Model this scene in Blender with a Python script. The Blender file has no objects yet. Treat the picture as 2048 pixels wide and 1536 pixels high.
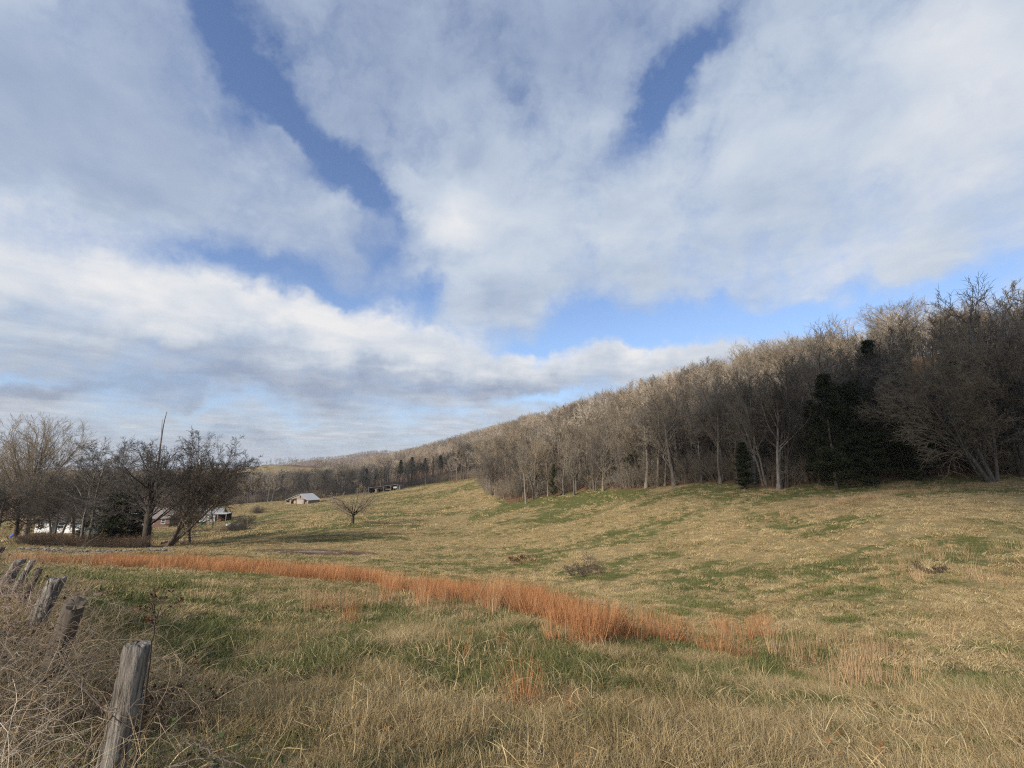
import bpy, math, random
import numpy as np
from mathutils import Vector, Matrix, Euler

random.seed(7)
R = np.random.RandomState(11)
scene = bpy.context.scene
COL = scene.collection
F = 900.0; CX, CY = 1024.0, 768.0
TH = math.radians(10.5); SI, CO = math.sin(TH), math.cos(TH)

# ------------------------------------------------------------------ camera
cam_d = bpy.data.cameras.new("camera"); cam = bpy.data.objects.new("camera", cam_d); COL.objects.link(cam)
cam_d.sensor_width = 36.0; cam_d.lens = 36.0 * F / 2048.0
cam_d.clip_start = 0.05; cam_d.clip_end = 60000
cam.location = (0, 0, 0); cam.rotation_euler = (math.radians(90) + TH, 0, 0)
scene.camera = cam

def ray(px, py):
    u = (px - CX) / F; v = (CY - py) / F
    y = CO - v * SI
    return u / y, (SI + CO * v) / y          # x per metre of depth, z per metre of depth

# ------------------------------------------------------------------ noise
_tab = np.random.RandomState(5).rand(256, 256)
def vnoise(x, y):
    xi = np.floor(x).astype(int); yi = np.floor(y).astype(int)
    fx = x - xi; fy = y - yi
    fx = fx * fx * (3 - 2 * fx); fy = fy * fy * (3 - 2 * fy)
    a = _tab[xi & 255, yi & 255]; b = _tab[(xi + 1) & 255, yi & 255]
    c = _tab[xi & 255, (yi + 1) & 255]; d = _tab[(xi + 1) & 255, (yi + 1) & 255]
    return (a * (1 - fx) + b * fx) * (1 - fy) + (c * (1 - fx) + d * fx) * fy
def fbm(x, y, o=4):
    s = 0; a = 1; t = 0
    for k in range(o):
        s = s + a * vnoise(x * 2 ** k + 17.3 * k, y * 2 ** k + 5.7 * k); t += a; a *= .5
    return s / t

# ------------------------------------------------------------------ terrain
CP = []   # az, ln r, z/r
def cp(px, py, d):
    X, S = ray(px, py); x = X * d; CP.append((math.atan2(x, d), math.log(math.hypot(x, d)), S * d / math.hypot(x, d)))
def cz(px, d, z):
    X = (px - CX) / F; x = X * d * 1.0; CP.append((math.atan2(x, d), math.log(math.hypot(x, d)), z / math.hypot(x, d)))
for px in (-300, 200, 700, 1200, 1700, 2300):
    cz(px, .6, -1.7); cz(px, 1.3, -1.72)
for px in (0, 270, 700, 1024): cz(px, 2.3, -1.85)
cz(1500, 2.3, -1.9); cz(2048, 2.3, -2.0)
for a in [(0,1240,5.6),(0,1160,11),(110,1235,6.6),
          (1180,1400,5.6),(700,1400,5.2),(400,1330,6.5),(1180,1290,8.7),(700,1250,10),(1040,1420,5.3),(1320,1285,11),(900,1190,17.5),
          (500,1150,22),(700,1165,20),(200,1130,28),(0,1112,32),(1500,1255,15),(1700,1380,7.5),(2048,1400,6.3),(2048,1250,11.5),
          (1180,1205,14),(1024,1172,19),(900,1146,36),(1050,1150,34),(700,1118,40),(1200,1180,27),(900,1060,75),(900,1000,130),(900,966,205),
          (620,1105,45),(620,1050,85),(620,1022,150),(600,1008,205),(760,984,228),(480,1060,100),(500,1015,190),
          (705,1050,77),(30,1103,37),(350,1104,37),(200,1106,36),(290,1100,50),(170,1088,58),(110,1067,112),(0,1072,92),(410,1046,150),
          (1100,986,95),(1300,977,72),(1560,976,53),(1800,962,46),(2040,956,43),(1800,1050,27),(1850,1135,19),(1500,1100,31),
          (1500,1215,19),(1500,1050,40),(1500,1000,48),(1200,1100,40),(1200,1030,66),(1700,1200,16),(1700,1120,24),(980,950,190),
          (1900,1000,34),(2048,1050,25),(2048,1150,17)]:
    cp(*a)
for a in [(2150,105,28),(2048,110,27),(1900,125,32),(1700,150,32),(1500,220,41),(1350,300,47),(1200,450,52),(1100,600,54),(1000,750,54),(920,900,47),(850,1100,36),(760,1300,18),(690,1500,-2),
          (1560,110,14),(1800,80,13),(2048,70,13),(2048,55,6),(1350,150,14),(1200,200,14),(1200,130,1),(1050,200,2),(1050,350,22),(900,400,2),(900,600,22),(800,500,-5),(800,800,12),(800,320,-10),
          (2100,200,28),(1800,300,25),(1500,450,20),(1200,900,20),(1000,1500,20),(850,2200,10),
          (200,250,-22),(0,250,-22),(200,500,-22),(0,500,-22),(350,350,-22),(350,700,-19),(0,1000,-14),(200,1000,-14),(480,1000,-15),
          (450,300,-20),(560,400,-17.5),(560,540,-12.5),(600,700,-1),(540,765,3),(600,770,4),(660,720,-3),(470,800,-14),(720,900,-8),(800,420,-12),(700,400,-15),
          (600,1100,-14),(700,1800,-20),(500,2000,-28),
          (620,2600,38),(660,2600,44),(560,2700,8),(690,2400,36),(720,2300,56),(760,2300,62),(800,2300,60),(500,2800,-22),(300,2800,-28),(0,2800,-28),
          (660,4200,-30),(760,4200,-30)]:
    cz(*a)
for px in (-200, 200, 500, 800, 1200, 1700, 2200):
    cz(px, 5000, -32); cz(px, 20000, -60)
CP = np.array(CP)
KA = 2.2
def _phi(d2): return .5 * d2 * np.log(d2 + 1e-9)
_P = np.c_[CP[:, 0] * KA, CP[:, 1]]
_n = len(_P)
_K = _phi(((_P[:, None] - _P[None]) ** 2).sum(-1)) + np.eye(_n) * .002
_A = np.zeros((_n + 3, _n + 3)); _A[:_n, :_n] = _K; _A[:_n, _n] = 1; _A[:_n, _n + 1:] = _P; _A[_n, :_n] = 1; _A[_n + 1:, :_n] = _P.T
_W = np.linalg.solve(_A, np.r_[CP[:, 2], 0, 0, 0])
def _slope(az, lr):
    out = np.empty(az.shape)
    for s in range(0, az.size, 20000):
        q = np.c_[az.ravel()[s:s+20000] * KA, lr.ravel()[s:s+20000]]
        k = _phi(((q[:, None] - _P[None]) ** 2).sum(-1))
        out.ravel()[s:s+20000] = k @ _W[:_n] + _W[_n] + q @ _W[_n + 1:]
    return out
AZM = math.radians(56)
def H(x, y):
    x = np.atleast_1d(np.asarray(x, float)); y = np.atleast_1d(np.asarray(y, float))
    r = np.hypot(x, y) + 1e-6; az = np.arctan2(x, y); lr = np.log(np.maximum(r, .5))
    azc = np.clip(az, -AZM, AZM)
    z = _slope(azc, lr) * r
    ex = np.abs(az) > AZM
    if ex.any():
        t = (np.abs(az[ex]) - AZM) / (math.pi - AZM); t = t * t * (3 - 2 * t) * .5
        zo = _slope(-azc[ex], lr[ex]) * r[ex]
        z[ex] = z[ex] * (1 - t) + zo * t
    amp = np.clip(r / 60, .1, 1) * .55
    z = z + (fbm(x / 9 + 40, y / 9 + 40, 3) - .5) * amp * np.clip(r / 12, .3, 1)
    z = z + (fbm(x / 55 + 90, y / 55 + 90, 3) - .5) * np.clip((r - 240) / 300, 0, 1) * 9
    z = z + (fbm(x / 300 + 9, y / 300 + 3, 3) - .5) * np.clip((r - 1400) / 1000, 0, 1) * 22
    return z
def Hs(x, y): return float(H(x, y)[0])
def at(px, py, d):
    X, S = ray(px, py); x = X * d
    return x, d, Hs(x, d)
def hit(px, py):
    X, S = ray(px, py); d = np.exp(np.linspace(math.log(1.5), math.log(90), 700)); h = H(X * d, d)
    i = np.argmax(S * d < h); return float(d[i]) if i > 0 else 40.
def to_px(x, y, z):
    # vectorised projection, for reasoning about which places the view can see
    yc = y * CO + z * SI; zc = -y * SI + z * CO
    return CX + F * x / yc, CY - F * zc / yc

# land-cover masks (world space)
_poly_edge = [at(*p)[:2] for p in [(2400,955,41),(2040,956,43),(1800,962,47),(1660,968,51),(1560,980,53),(1440,978,61),(1300,977,72),(1200,984,86)]]
_poly_edge += [(10., 90.), (-1., 97.), (-5., 118.), (-9., 150.), (-14., 190.)]
_poly_edge += [at(*p)[:2] for p in [(900,962,214),(800,972,240),(700,985,252),(640,990,235),(560,1000,232),(500,1005,225),(430,1010,215),(330,1010,205),(200,1010,200),(0,1010,190),(-200,1010,190)]]
EDGE = np.array(_poly_edge)
_ea = np.arctan2(EDGE[:, 0], EDGE[:, 1]); _er = np.hypot(EDGE[:, 0], EDGE[:, 1])
_o = np.argsort(_ea); _ea = _ea[_o]; _er = _er[_o]
def edge_r(az): return np.interp(az, _ea, _er)
def sstep(a, b, v):
    t = np.clip((v - a) / (b - a), 0, 1); return t * t * (3 - 2 * t)
def masks(x, y):
    r = np.hypot(x, y); az = np.arctan2(x, y)
    er = edge_r(az)
    wood = sstep(-3, 4, (r - er) + 4 * (fbm(x / 7, y / 7, 2) - .5)) * (az > _ea[0] - .02)
    pxg = CX + F * np.tan(np.clip(az, -1.2, 1.2)); wood = wood * (1 - ((pxg > 455) & (pxg < 720) & (r > 590) & (r < 800)))
    # green: streaks stretched across the slope and large patches
    g = fbm(x / 5.5 + 3, y / 3.2 + 8, 4)
    g2 = fbm(x / 28 + 11, y / 18 + 2, 3)
    green = .5 + 2.6 * (g - .5) + 1.7 * (g2 - .52)
    near_edge = np.exp(-((r - er + 5) / 6.0) ** 2) * (az > -.25)
    green = green + .9 * near_edge
    px, py = to_px(x, y, -r * .2)
    # wetter, greener swale before the broomsedge and drier bank close by
    def blob(cx, cy, sx, sy): return np.exp(-(((x - cx) / sx) ** 2 + ((y - cy) / sy) ** 2))
    green = green + .75 * blob(-1.4, 7.0, 2.6, 1.8) + .45 * blob(-5, 12, 5, 3) + .5 * blob(4.5, 10.0, 4, 1.6) + .5 * blob(-14, 21, 9, 2.2)
    green = green + 1.1 * blob(-1.5, 8.8, 6.5, 3.6) + .5 * blob(-9, 15, 8, 6)
    green = green - 1.1 * blob(0, 2.0, 7, 2.6) - .9 * blob(5.5, 5, 4.5, 3.2) - .4 * blob(12, 12, 6, 5) - .3 * blob(-1.4, 4.2, 1.6, .8) - .35 * blob(7, 6, 5, 2.5)
    ax, ay = at(705, 1050, 77)[:2]
    green = green + 1.0 * blob(ax - 1, ay - 1, 6, 4)
    green = green - .25 * sstep(30, 60, r) + .12 - .5 * sstep(280, 420, r)
    return np.clip(green, 0, 1), np.clip(wood, 0, 1)

def new_mesh(name, V, Fc, mats=(), smooth=False):
    me = bpy.data.meshes.new(name)
    V = np.asarray(V, dtype=np.float32); 
    if isinstance(Fc, np.ndarray):
        m, k = Fc.shape
        me.vertices.add(len(V)); me.vertices.foreach_set("co", V.ravel())
        me.loops.add(m * k); me.loops.foreach_set("vertex_index", Fc.astype(np.int32).ravel())
        me.polygons.add(m); me.polygons.foreach_set("loop_start", np.arange(0, m * k, k, dtype=np.int32))
        me.polygons.foreach_set("loop_total", np.full(m, k, dtype=np.int32))
        me.update(calc_edges=True)
    else:
        me.from_pydata([tuple(map(float, v)) for v in V], [], Fc); me.update()
    if smooth: me.polygons.foreach_set("use_smooth", np.ones(len(me.polygons), dtype=bool))
    for m_ in mats: me.materials.append(m_)
    return me
def link(name, me, parent=None, loc=None):
    o = bpy.data.objects.new(name, me); COL.objects.link(o)
    if parent is not None: o.parent = parent
    if loc is not None: o.location = loc
    return o
def tag(o, label=None, cat=None, group=None, kind=None):
    if label: o["label"] = label
    if cat: o["category"] = cat
    if group: o["group"] = group
    if kind: o["kind"] = kind
    return o
def empty(name, loc, rz=0.):
    o = bpy.data.objects.new(name, None); COL.objects.link(o); o.location = loc; o.rotation_euler = (0, 0, rz); o.empty_display_size = .2
    return o
def fattr(me, name, vals):
    a = me.attributes.new(name, 'FLOAT', 'POINT'); a.data.foreach_set("value", np.asarray(vals, dtype=np.float32))

# ------------------------------------------------------------------ node helpers
class NT:
    def __init__(s, tree): s.t = tree; s.n = tree.nodes; s.l = tree.links
    def node(s, typ, **kw):
        n = s.n.new(typ)
        for k, v in kw.items(): setattr(n, k, v)
        return n
    def put(s, sock, v):
        if isinstance(v, bpy.types.NodeSocket): s.l.new(v, sock)
        elif v is not None: sock.default_value = v
    def math(s, op, a, b=None, c=None, clamp=False):
        n = s.node('ShaderNodeMath', operation=op, use_clamp=clamp); s.put(n.inputs[0], a)
        if b is not None: s.put(n.inputs[1], b)
        if c is not None: s.put(n.inputs[2], c)
        return n.outputs[0]
    def vmath(s, op, a, b=None, c=None):
        n = s.node('ShaderNodeVectorMath', operation=op); s.put(n.inputs[0], a)
        if b is not None: s.put(n.inputs[1], b)
        if c is not None: s.put(n.inputs[2], c)
        return n.outputs[0]
    def scale(s, a, f):
        n = s.node('ShaderNodeVectorMath', operation='SCALE'); s.put(n.inputs[0], a); s.put(n.inputs[3], f); return n.outputs[0]
    def noise(s, vec, scale, detail=3., rough=.5, dist=0., out='Fac'):
        n = s.node('ShaderNodeTexNoise'); s.put(n.inputs['Vector'], vec); n.inputs['Scale'].default_value = scale
        n.inputs['Detail'].default_value = detail; n.inputs['Roughness'].default_value = rough; n.inputs['Distortion'].default_value = dist
        return n.outputs[out]
    def mix(s, f, a, b, blend='MIX'):
        n = s.node('ShaderNodeMix', data_type='RGBA', blend_type=blend); s.put(n.inputs[0], f)
        for i, v in ((6, a), (7, b)):
            if isinstance(v, tuple) and len(v) == 3: v = v + (1,)
            s.put(n.inputs[i], v)
        return n.outputs[2]
    def ramp(s, f, pts):
        n = s.node('ShaderNodeValToRGB'); s.put(n.inputs[0], f); e = n.color_ramp.elements
        while len(e) < len(pts): e.new(.5)
        for el, (p, c) in zip(e, pts): el.position = p; el.color = tuple(c) + (1,) if len(c) == 3 else c
        return n.outputs[0]
    def mrange(s, v, a, b, c=0., d=1., smooth=False):
        n = s.node('ShaderNodeMapRange'); s.put(n.inputs[0], v)
        if smooth: n.interpolation_type = 'SMOOTHSTEP'
        for i, q in zip((1, 2, 3, 4), (a, b, c, d)): n.inputs[i].default_value = q
        return n.outputs[0]
    def attr(s, name, typ='GEOMETRY'):
        n = s.node('ShaderNodeAttribute', attribute_name=name, attribute_type=typ); return n.outputs['Fac']

def material(name, build, rough=.9, bump=None, spec=.2):
    m = bpy.data.materials.new(name); m.use_nodes = True; t = NT(m.node_tree); t.n.clear()
    out = t.node('ShaderNodeOutputMaterial'); b = t.node('ShaderNodeBsdfPrincipled')
    b.inputs['Roughness'].default_value = rough; b.inputs['Specular IOR Level'].default_value = spec
    col = build(t, b)
    if isinstance(col, tuple): col = col + (1,)
    t.put(b.inputs['Base Color'], col)
    t.l.new(b.outputs[0], out.inputs[0])
    return m
def simple(name, c, rough=.8, var=.25, scale=6., metal=0., spec=.3):
    def f(t, b):
        b.inputs['Metallic'].default_value = metal
        p = t.node('ShaderNodeTexCoord').outputs['Object']
        n = t.noise(p, scale, 4.)
        hi = tuple(min(1, v * (1 + var)) for v in c); lo = tuple(v * (1 - var) for v in c)
        return t.mix(t.mrange(n, .3, .7), lo, hi)
    return material(name, f, rough, spec=spec)
exec_parts = True

# ---- ground
def ground_build(t, b):
    pos = t.node('ShaderNodeNewGeometry').outputs['Position']
    st = t.vmath('MULTIPLY', pos, (.55, 1., 1.))
    n1 = t.noise(st, 1.1, 6., .65); n2 = t.noise(pos, .16, 4., .6); n3 = t.noise(st, 7., 4., .7)
    tan = t.mix(t.mrange(n3, .3, .7), (.15, .11, .05), (.34, .26, .125))
    tan = t.mix(t.mrange(n2, .4, .65), tan, (.26, .20, .10))
    grn = t.mix(t.mrange(n3, .3, .7), (.06, .065, .02), (.14, .14, .05))
    g = t.math('ADD', t.attr('green'), t.math('MULTIPLY', t.math('SUBTRACT', n1, .5), 2.2))
    c = t.mix(t.mrange(g, .35, .75), tan, grn)
    lit = t.mix(t.mrange(n1, .3, .7), (.085, .045, .025), (.19, .11, .065))
    w = t.math('ADD', t.attr('wood'), t.math('MULTIPLY', t.math('SUBTRACT', n1, .5), .8))
    c = t.mix(t.mrange(w, .4, .8), c, lit)
    mud = t.mix(t.mrange(n1, .35, .65), (.075, .045, .028), (.16, .105, .07))
    c = t.mix(t.mrange(t.math('ADD', t.attr('mud'), t.math('MULTIPLY', t.math('SUBTRACT', n1, .5), 1.3)), .4, .7), c, mud)
    gr = t.mix(t.mrange(n3, .3, .7), (.13, .105, .08), (.34, .29, .235))
    c = t.mix(t.mrange(t.math('ADD', t.attr('gravel'), t.math('MULTIPLY', t.math('SUBTRACT', n3, .5), 1.3)), .4, .7), c, gr)
    bp = t.node('ShaderNodeBump'); bp.inputs['Strength'].default_value = .9; bp.inputs['Distance'].default_value = .25
    t.put(bp.inputs['Height'], n1); t.l.new(bp.outputs[0], b.inputs['Normal'])
    return c
M_ground = material("pasture_turf", ground_build, .95, spec=.1)

def build_ground():
    a1 = np.radians(np.arange(-60, 60.01, .3)); a2 = np.radians(np.arange(60, 300.01, 4))[1:-1]
    az = np.r_[a1, a2]
    rr = np.exp(np.concatenate([np.arange(math.log(.35), math.log(300), .022), np.arange(math.log(300), math.log(22000), .035)]))
    A, Rr = np.meshgrid(az, rr)
    aw = (A + math.pi) % (2 * math.pi) - math.pi
    X = Rr * np.sin(aw); Y = Rr * np.cos(aw)
    Z = H(X.ravel(), Y.ravel())
    X = X.ravel(); Y = Y.ravel()
    na, nr = len(az), len(rr)
    i = np.arange(nr - 1)[:, None] * na; j = np.arange(na)[None]; j2 = (j + 1) % na
    Fq = np.stack([i + j, i + j2, i + na + j2, i + na + j], -1).reshape(-1, 4)
    V = np.c_[X, Y, Z]
    # centre fan
    V = np.r_[V, [[0, 0, Hs(0, 0.1)]]]
    me = new_mesh("ground", V, Fq, [M_ground], True)
    g, w = masks(V[:, 0], V[:, 1]); fattr(me, 'green', g); fattr(me, 'wood', w)
    def blob(cx, cy, sx, sy): return np.exp(-(((V[:, 0] - cx) / sx) ** 2 + ((V[:, 1] - cy) / sy) ** 2))
    mud = np.zeros(len(V)); grav = np.zeros(len(V))
    for px, py, d, sx, sy in [(630,1105,46,8,4.0),(560,1110,42,4,1.5),(1850,1137,18.6,1.1,.5),(1995,1157,17.3,1.0,.35),(1055,1098,43,1.6,.6),(760,1100,46,5,.8)]:
        x, y, _ = at(px, py, d); mud = np.maximum(mud, blob(x, y, sx, sy))
    for px, py, d, sx, sy in [(625,1104,46.5,2.2,1.0)]:
        x, y, _ = at(px, py, d); grav = np.maximum(grav, blob(x, y, sx, sy))
    # track below the sheds
    fattr(me, 'mud', mud); fattr(me, 'gravel', grav)
    o = link("ground", me); tag(o, kind="structure", label="rolling winter pasture with tan and green grass")
build_ground()

# ------------------------------------------------------------------ tree generator
def norm(v): return v / (np.linalg.norm(v, axis=-1, keepdims=True) + 1e-9)
def tubes(P, Rd, k):
    """P (m,n,3) polylines, Rd (m,n) radii, k sides -> V, F"""
    m, n, _ = P.shape
    T = np.empty_like(P); T[:, 1:-1] = P[:, 2:] - P[:, :-2]; T[:, 0] = P[:, 1] - P[:, 0]; T[:, -1] = P[:, -1] - P[:, -2]
    T = norm(T)
    ref = np.where(np.abs(T[:, :1, 2:3]) > .9, np.array([[[1., 0, 0]]]), np.array([[[0, 0, 1.]]]))
    U = norm(np.cross(T, np.broadcast_to(ref, T.shape))); W = np.cross(T, U)
    a = np.arange(k) * 2 * math.pi / k
    V = P[:, :, None] + Rd[:, :, None, None] * (U[:, :, None] * np.cos(a)[None, None, :, None] + W[:, :, None] * np.sin(a)[None, None, :, None])
    base = (np.arange(m) * n * k)[:, None, None] + (np.arange(n - 1) * k)[None, :, None]
    j = np.arange(k); j2 = (j + 1) % k
    Fq = np.stack([base + j, base + j2, base + k + j2, base + k + j], -1)
    return V.reshape(-1, 3), Fq.reshape(-1, 4)
class Acc:
    def __init__(s): s.V = []; s.F = []; s.n = 0; s.A = []
    def add(s, V, Fq, a=None):
        s.V.append(V); s.F.append(Fq + s.n); s.n += len(V)
        if a is not None: s.A.append(a)
    def mesh(s, name, mats, smooth=True, attr=None):
        me = new_mesh(name, np.concatenate(s.V), np.concatenate(s.F), mats, smooth)
        if attr and s.A: fattr(me, attr, np.concatenate(s.A))
        return me
def grow(rs, p, d, L, n, wob, trop):
    m = len(p); P = np.empty((m, n + 1, 3)); D = np.empty((m, n + 1, 3)); P[:, 0] = p; D[:, 0] = d
    for i in range(n):
        d = norm(d + rs.normal(0, wob, (m, 3)) + np.array([0, 0, trop]))
        P[:, i + 1] = P[:, i] + d * (L / n)[:, None]; D[:, i + 1] = d
    return P, D
def spawn(rs, P, D, L, Rb, tip, cnt, t0, ang, asd, ratio, shape, rr, tmax=1., jit=.5):
    m, n1, _ = P.shape
    t = t0 + (tmax - t0) * (np.arange(cnt)[None] + rs.rand(m, cnt)) / cnt
    f = t * (n1 - 1); i = np.minimum(f.astype(int), n1 - 2); fr = (f - i)[..., None]
    mi = np.arange(m)[:, None]
    p = P[mi, i] * (1 - fr) + P[mi, i + 1] * fr; d = norm(D[mi, i] * (1 - fr) + D[mi, i + 1] * fr)
    rnd = rs.normal(0, 1, (m, cnt, 3)); perp = norm(rnd - (rnd * d).sum(-1, keepdims=True) * d)
    a = np.radians(ang) + rs.normal(0, np.radians(asd), (m, cnt, 1))
    nd = norm(d * np.cos(a) + perp * np.sin(a))
    s = shape(t) * (1 - jit / 2 + jit * rs.rand(m, cnt))
    l = L[:, None] * ratio * s
    rad = Rb[:, None] * (1 - t * (1 - tip)) * rr
    return p.reshape(-1, 3), nd.reshape(-1, 3), l.ravel(), rad.ravel()
def tree(seed, height, rad, trunk_wob, levels, trunk_n=10, lean=(0, 0), tip=.35, top=.8, flare=True, bases=None, tk=9, minr=.007, split=2):
    """levels: dicts c,t0,ang,asd,ratio,shape,rr,n,wob,trop,k. Returns (trunk acc, crown acc, tips)"""
    rs = np.random.RandomState(seed)
    p = np.array([[0, 0, -.4]]); d = norm(np.array([[lean[0], lean[1], 1.]])); L = np.array([height * top]); Rb = np.array([rad])
    if bases is not None:
        p = np.array([[b[0], b[1], -.4] for b in bases]); d = norm(np.array([[b[2], b[3], 1.] for b in bases])); L = np.array([height * top * b[4] for b in bases]); Rb = np.array([rad * b[4] for b in bases])
    tr, cr = Acc(), Acc()
    P, D = grow(rs, p, d, L, trunk_n, trunk_wob, .05)
    rad_t = Rb[:, None] * (1 - np.linspace(0, 1, trunk_n + 1)[None] * (1 - tip))
    if flare: rad_t[:, 0] *= 1.6; rad_t[:, 1] *= 1.08
    tr.add(*tubes(P, rad_t, tk))
    tipcur = tip; allt = None
    for li, q in enumerate(levels):
        p, d, L, Rb = spawn(rs, P, D, L, Rb, tipcur, q['c'], q['t0'], q['ang'], q['asd'], q['ratio'], q['shape'], q['rr'], q.get('tmax', 1.), q.get('jit', .5))
        if 'lmin' in q: L = np.maximum(L, q['lmin'])
        Rb = np.maximum(Rb, minr)
        P, D = grow(rs, p, d, L, q['n'], q['wob'], q['trop'])
        tipcur = q.get('tip', .25)
        rd = Rb[:, None] * (1 - np.linspace(0, 1, q['n'] + 1)[None] * (1 - tipcur))
        acc = tr if li < split - 1 else cr
        acc.add(*tubes(P, rd, q['k']))
        allt = (P, D)
    return tr, cr, allt

def lv(c, t0, ang, asd, ratio, rr, n, wob, trop, k, shape=lambda t: 1 - .45 * t, **kw):
    return dict(c=c, t0=t0, ang=ang, asd=asd, ratio=ratio, rr=rr, n=n, wob=wob, trop=trop, k=k, shape=shape, **kw)

def bark_build(lo, hi, white=0.):
    def f(t, b):
        oi = t.node('ShaderNodeObjectInfo').outputs['Random']
        p = t.node('ShaderNodeTexCoord').outputs['Object']
        n = t.noise(t.vmath('MULTIPLY', p, (3., 3., .8)), 2.2, 4., .65)
        c = t.mix(t.mrange(n, .32, .68), lo, hi)
        v = t.node('ShaderNodeHueSaturation'); t.put(v.inputs['Color'], c)
        t.put(v.inputs['Value'], t.mrange(oi, 0, 1, .62, 1.32)); t.put(v.inputs['Saturation'], t.mrange(t.math('FRACT', t.math('MULTIPLY', oi, 7.31)), 0, 1, .7, 1.25))
        return v.outputs[0]
    return f
M_bark = material("grey_bark", bark_build((.09, .075, .058), (.27, .235, .195)), .9)
M_twig = material("bare_twig", bark_build((.16, .13, .095), (.30, .25, .185)), .9)
M_twig2 = material("tan_twig", bark_build((.31, .25, .18), (.54, .45, .335)), .9)
M_barkd = material("dark_bark", bark_build((.05, .04, .032), (.14, .115, .095)), .9)
M_twigd = material("dark_twig", bark_build((.060, .050, .040), (.140, .117, .094)), .9)
M_white = material("pale_bark", bark_build((.30, .28, .25), (.62, .60, .55)), .85)
M_twigw = material("pale_twig", bark_build((.26, .22, .18), (.42, .37, .31)), .9)
def leafy(name, lo, hi, rough=.75):
    def f(t, b):
        oi = t.node('ShaderNodeObjectInfo').outputs['Random']
        c = t.mix(t.attr('rnd'), lo, hi)
        v = t.node('ShaderNodeHueSaturation'); t.put(v.inputs['Color'], c); t.put(v.inputs['Value'], t.mrange(oi, 0, 1, .8, 1.2))
        return v.outputs[0]
    return material(name, f, rough, spec=.2)
M_cedar = leafy("cedar_foliage", (.010, .014, .007), (.052, .060, .024))
M_cedary = leafy("pine_foliage", (.05, .07, .015), (.14, .15, .04))
M_oakleaf = leafy("dead_oak_leaf", (.10, .05, .02), (.28, .14, .055))

def leaf_cards(rs, C, size, acc, updir=None, aspect=.5):
    """small pointed leaf faces (4-gons) at centres C"""
    m = len(C); a = norm(rs.normal(0, 1, (m, 3)) + (0 if updir is None else updir)); b = norm(np.cross(a, rs.normal(0, 1, (m, 3))))
    s = (size * (.6 + .8 * rs.rand(m)))[:, None]
    V = np.stack([C - a * s * .5, C + b * s * aspect * .5, C + a * s * .5, C - b * s * aspect * .5], 1).reshape(-1, 3)
    Fq = np.arange(m * 4).reshape(m, 4); acc.add(V, Fq, np.repeat(rs.rand(m), 4))

def forest_tree(seed, height=15, lod=0, rad=.2, dense=1., spread=1., clear=.35, bases=None):
    s1 = lambda t: .55 + .9 * (1 - t) * (t > 0)
    if lod == 0:
        L = [lv(13, clear, 42, 10, .42 * spread, .5, 7, .10, .10, 5, s1), lv(int(8 * dense), .2, 40, 14, .46, .55, 5, .14, .05, 3),
             lv(int(6 * dense), .15, 42, 15, .5, .6, 4, .16, .04, 3), lv(int(5 * dense), .15, 40, 16, .55, .7, 2, .15, .02, 3, tip=.15)]
        mr = .010
    elif lod == 1:
        L = [lv(11, clear, 40, 10, .42 * spread, .5, 5, .11, .10, 4, s1), lv(int(8 * dense), .2, 40, 14, .48, .6, 3, .15, .05, 3),
             lv(int(8 * dense), .15, 42, 16, .55, .7, 2, .16, .04, 3, tip=.2)]
        mr = .022
    else:
        L = [lv(9, clear, 40, 10, .44 * spread, .55, 3, .12, .10, 3, s1), lv(int(11 * dense), .2, 42, 16, .6, .7, 2, .18, .06, 3, tip=.2)]
        mr = .05
    return tree(seed, height, rad, .045, L, tip=.3, minr=mr, bases=bases, tk=7 if lod == 0 else 5, trunk_n=9 if lod == 0 else 6)

def to_meshes(name, res, mt, mc):
    tr, cr, tips = res
    return tr.mesh(name + "_trunk", [mt]), cr.mesh(name + "_crown", [mc])

def cedar(seed, height=9, width=3.6, clear=.04, n=30000, size=.15, mat=None, ragged=.35, dome=False):
    rs = np.random.RandomState(seed)
    tr = Acc(); P, D = grow(rs, np.array([[0, 0, -.3]]), np.array([[0, 0, 1.]]), np.array([height * (.78 if dome else .95)]), 8, .03, .05)
    tr.add(*tubes(P, np.linspace(height * .014, .02, 9)[None], 7))
    nb = int(20 + height * 4); t = rs.rand(nb) ** .9 * (1 - clear) + clear
    az = rs.rand(nb) * 2 * math.pi
    prof = (np.minimum((1 - t) ** .85 * 1.25, .7 + (t - clear) * 1.2) if not dome else np.sqrt(np.clip(1 - ((t - .42) / .6) ** 2, 0, 1)) * (.85 + .15 * np.sin(az * 3 + t * 5))) * width / 2 * (1.1 - ragged * 1.5 * rs.rand(nb) ** 1.5) + .12
    p = np.c_[np.interp(t * 8, range(9), P[0, :, 0]), np.interp(t * 8, range(9), P[0, :, 1]), t * height * .93]
    d = norm(np.c_[np.cos(az), np.sin(az), .35 + .5 * t])
    Pb, Db = grow(rs, p, d, prof * 1.1, 4, .1, .07)
    tr.add(*tubes(Pb, np.linspace(1, .2, 5)[None] * (height * .006), 3))
    bi = rs.randint(0, nb, n); bt = rs.rand(n) ** .75 * 4; i = np.minimum(bt.astype(int), 3); fr = (bt - i)[:, None]
    c = Pb[bi, i] * (1 - fr) + Pb[bi, i + 1] * fr
    c = c + rs.normal(0, 1, (n, 3)) * (np.array([.27, .27, .10]) * (.5 + width * .10)) * (1.15 - .55 * c[:, 2:3] / height)
    ac = Acc(); leaf_cards(rs, c, size, ac, updir=np.array([0, 0, .6]), aspect=.34)
    return tr.mesh("cedar_trunk", [M_barkd]), ac.mesh("cedar_crown", [mat or M_cedar], False, 'rnd')

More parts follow.
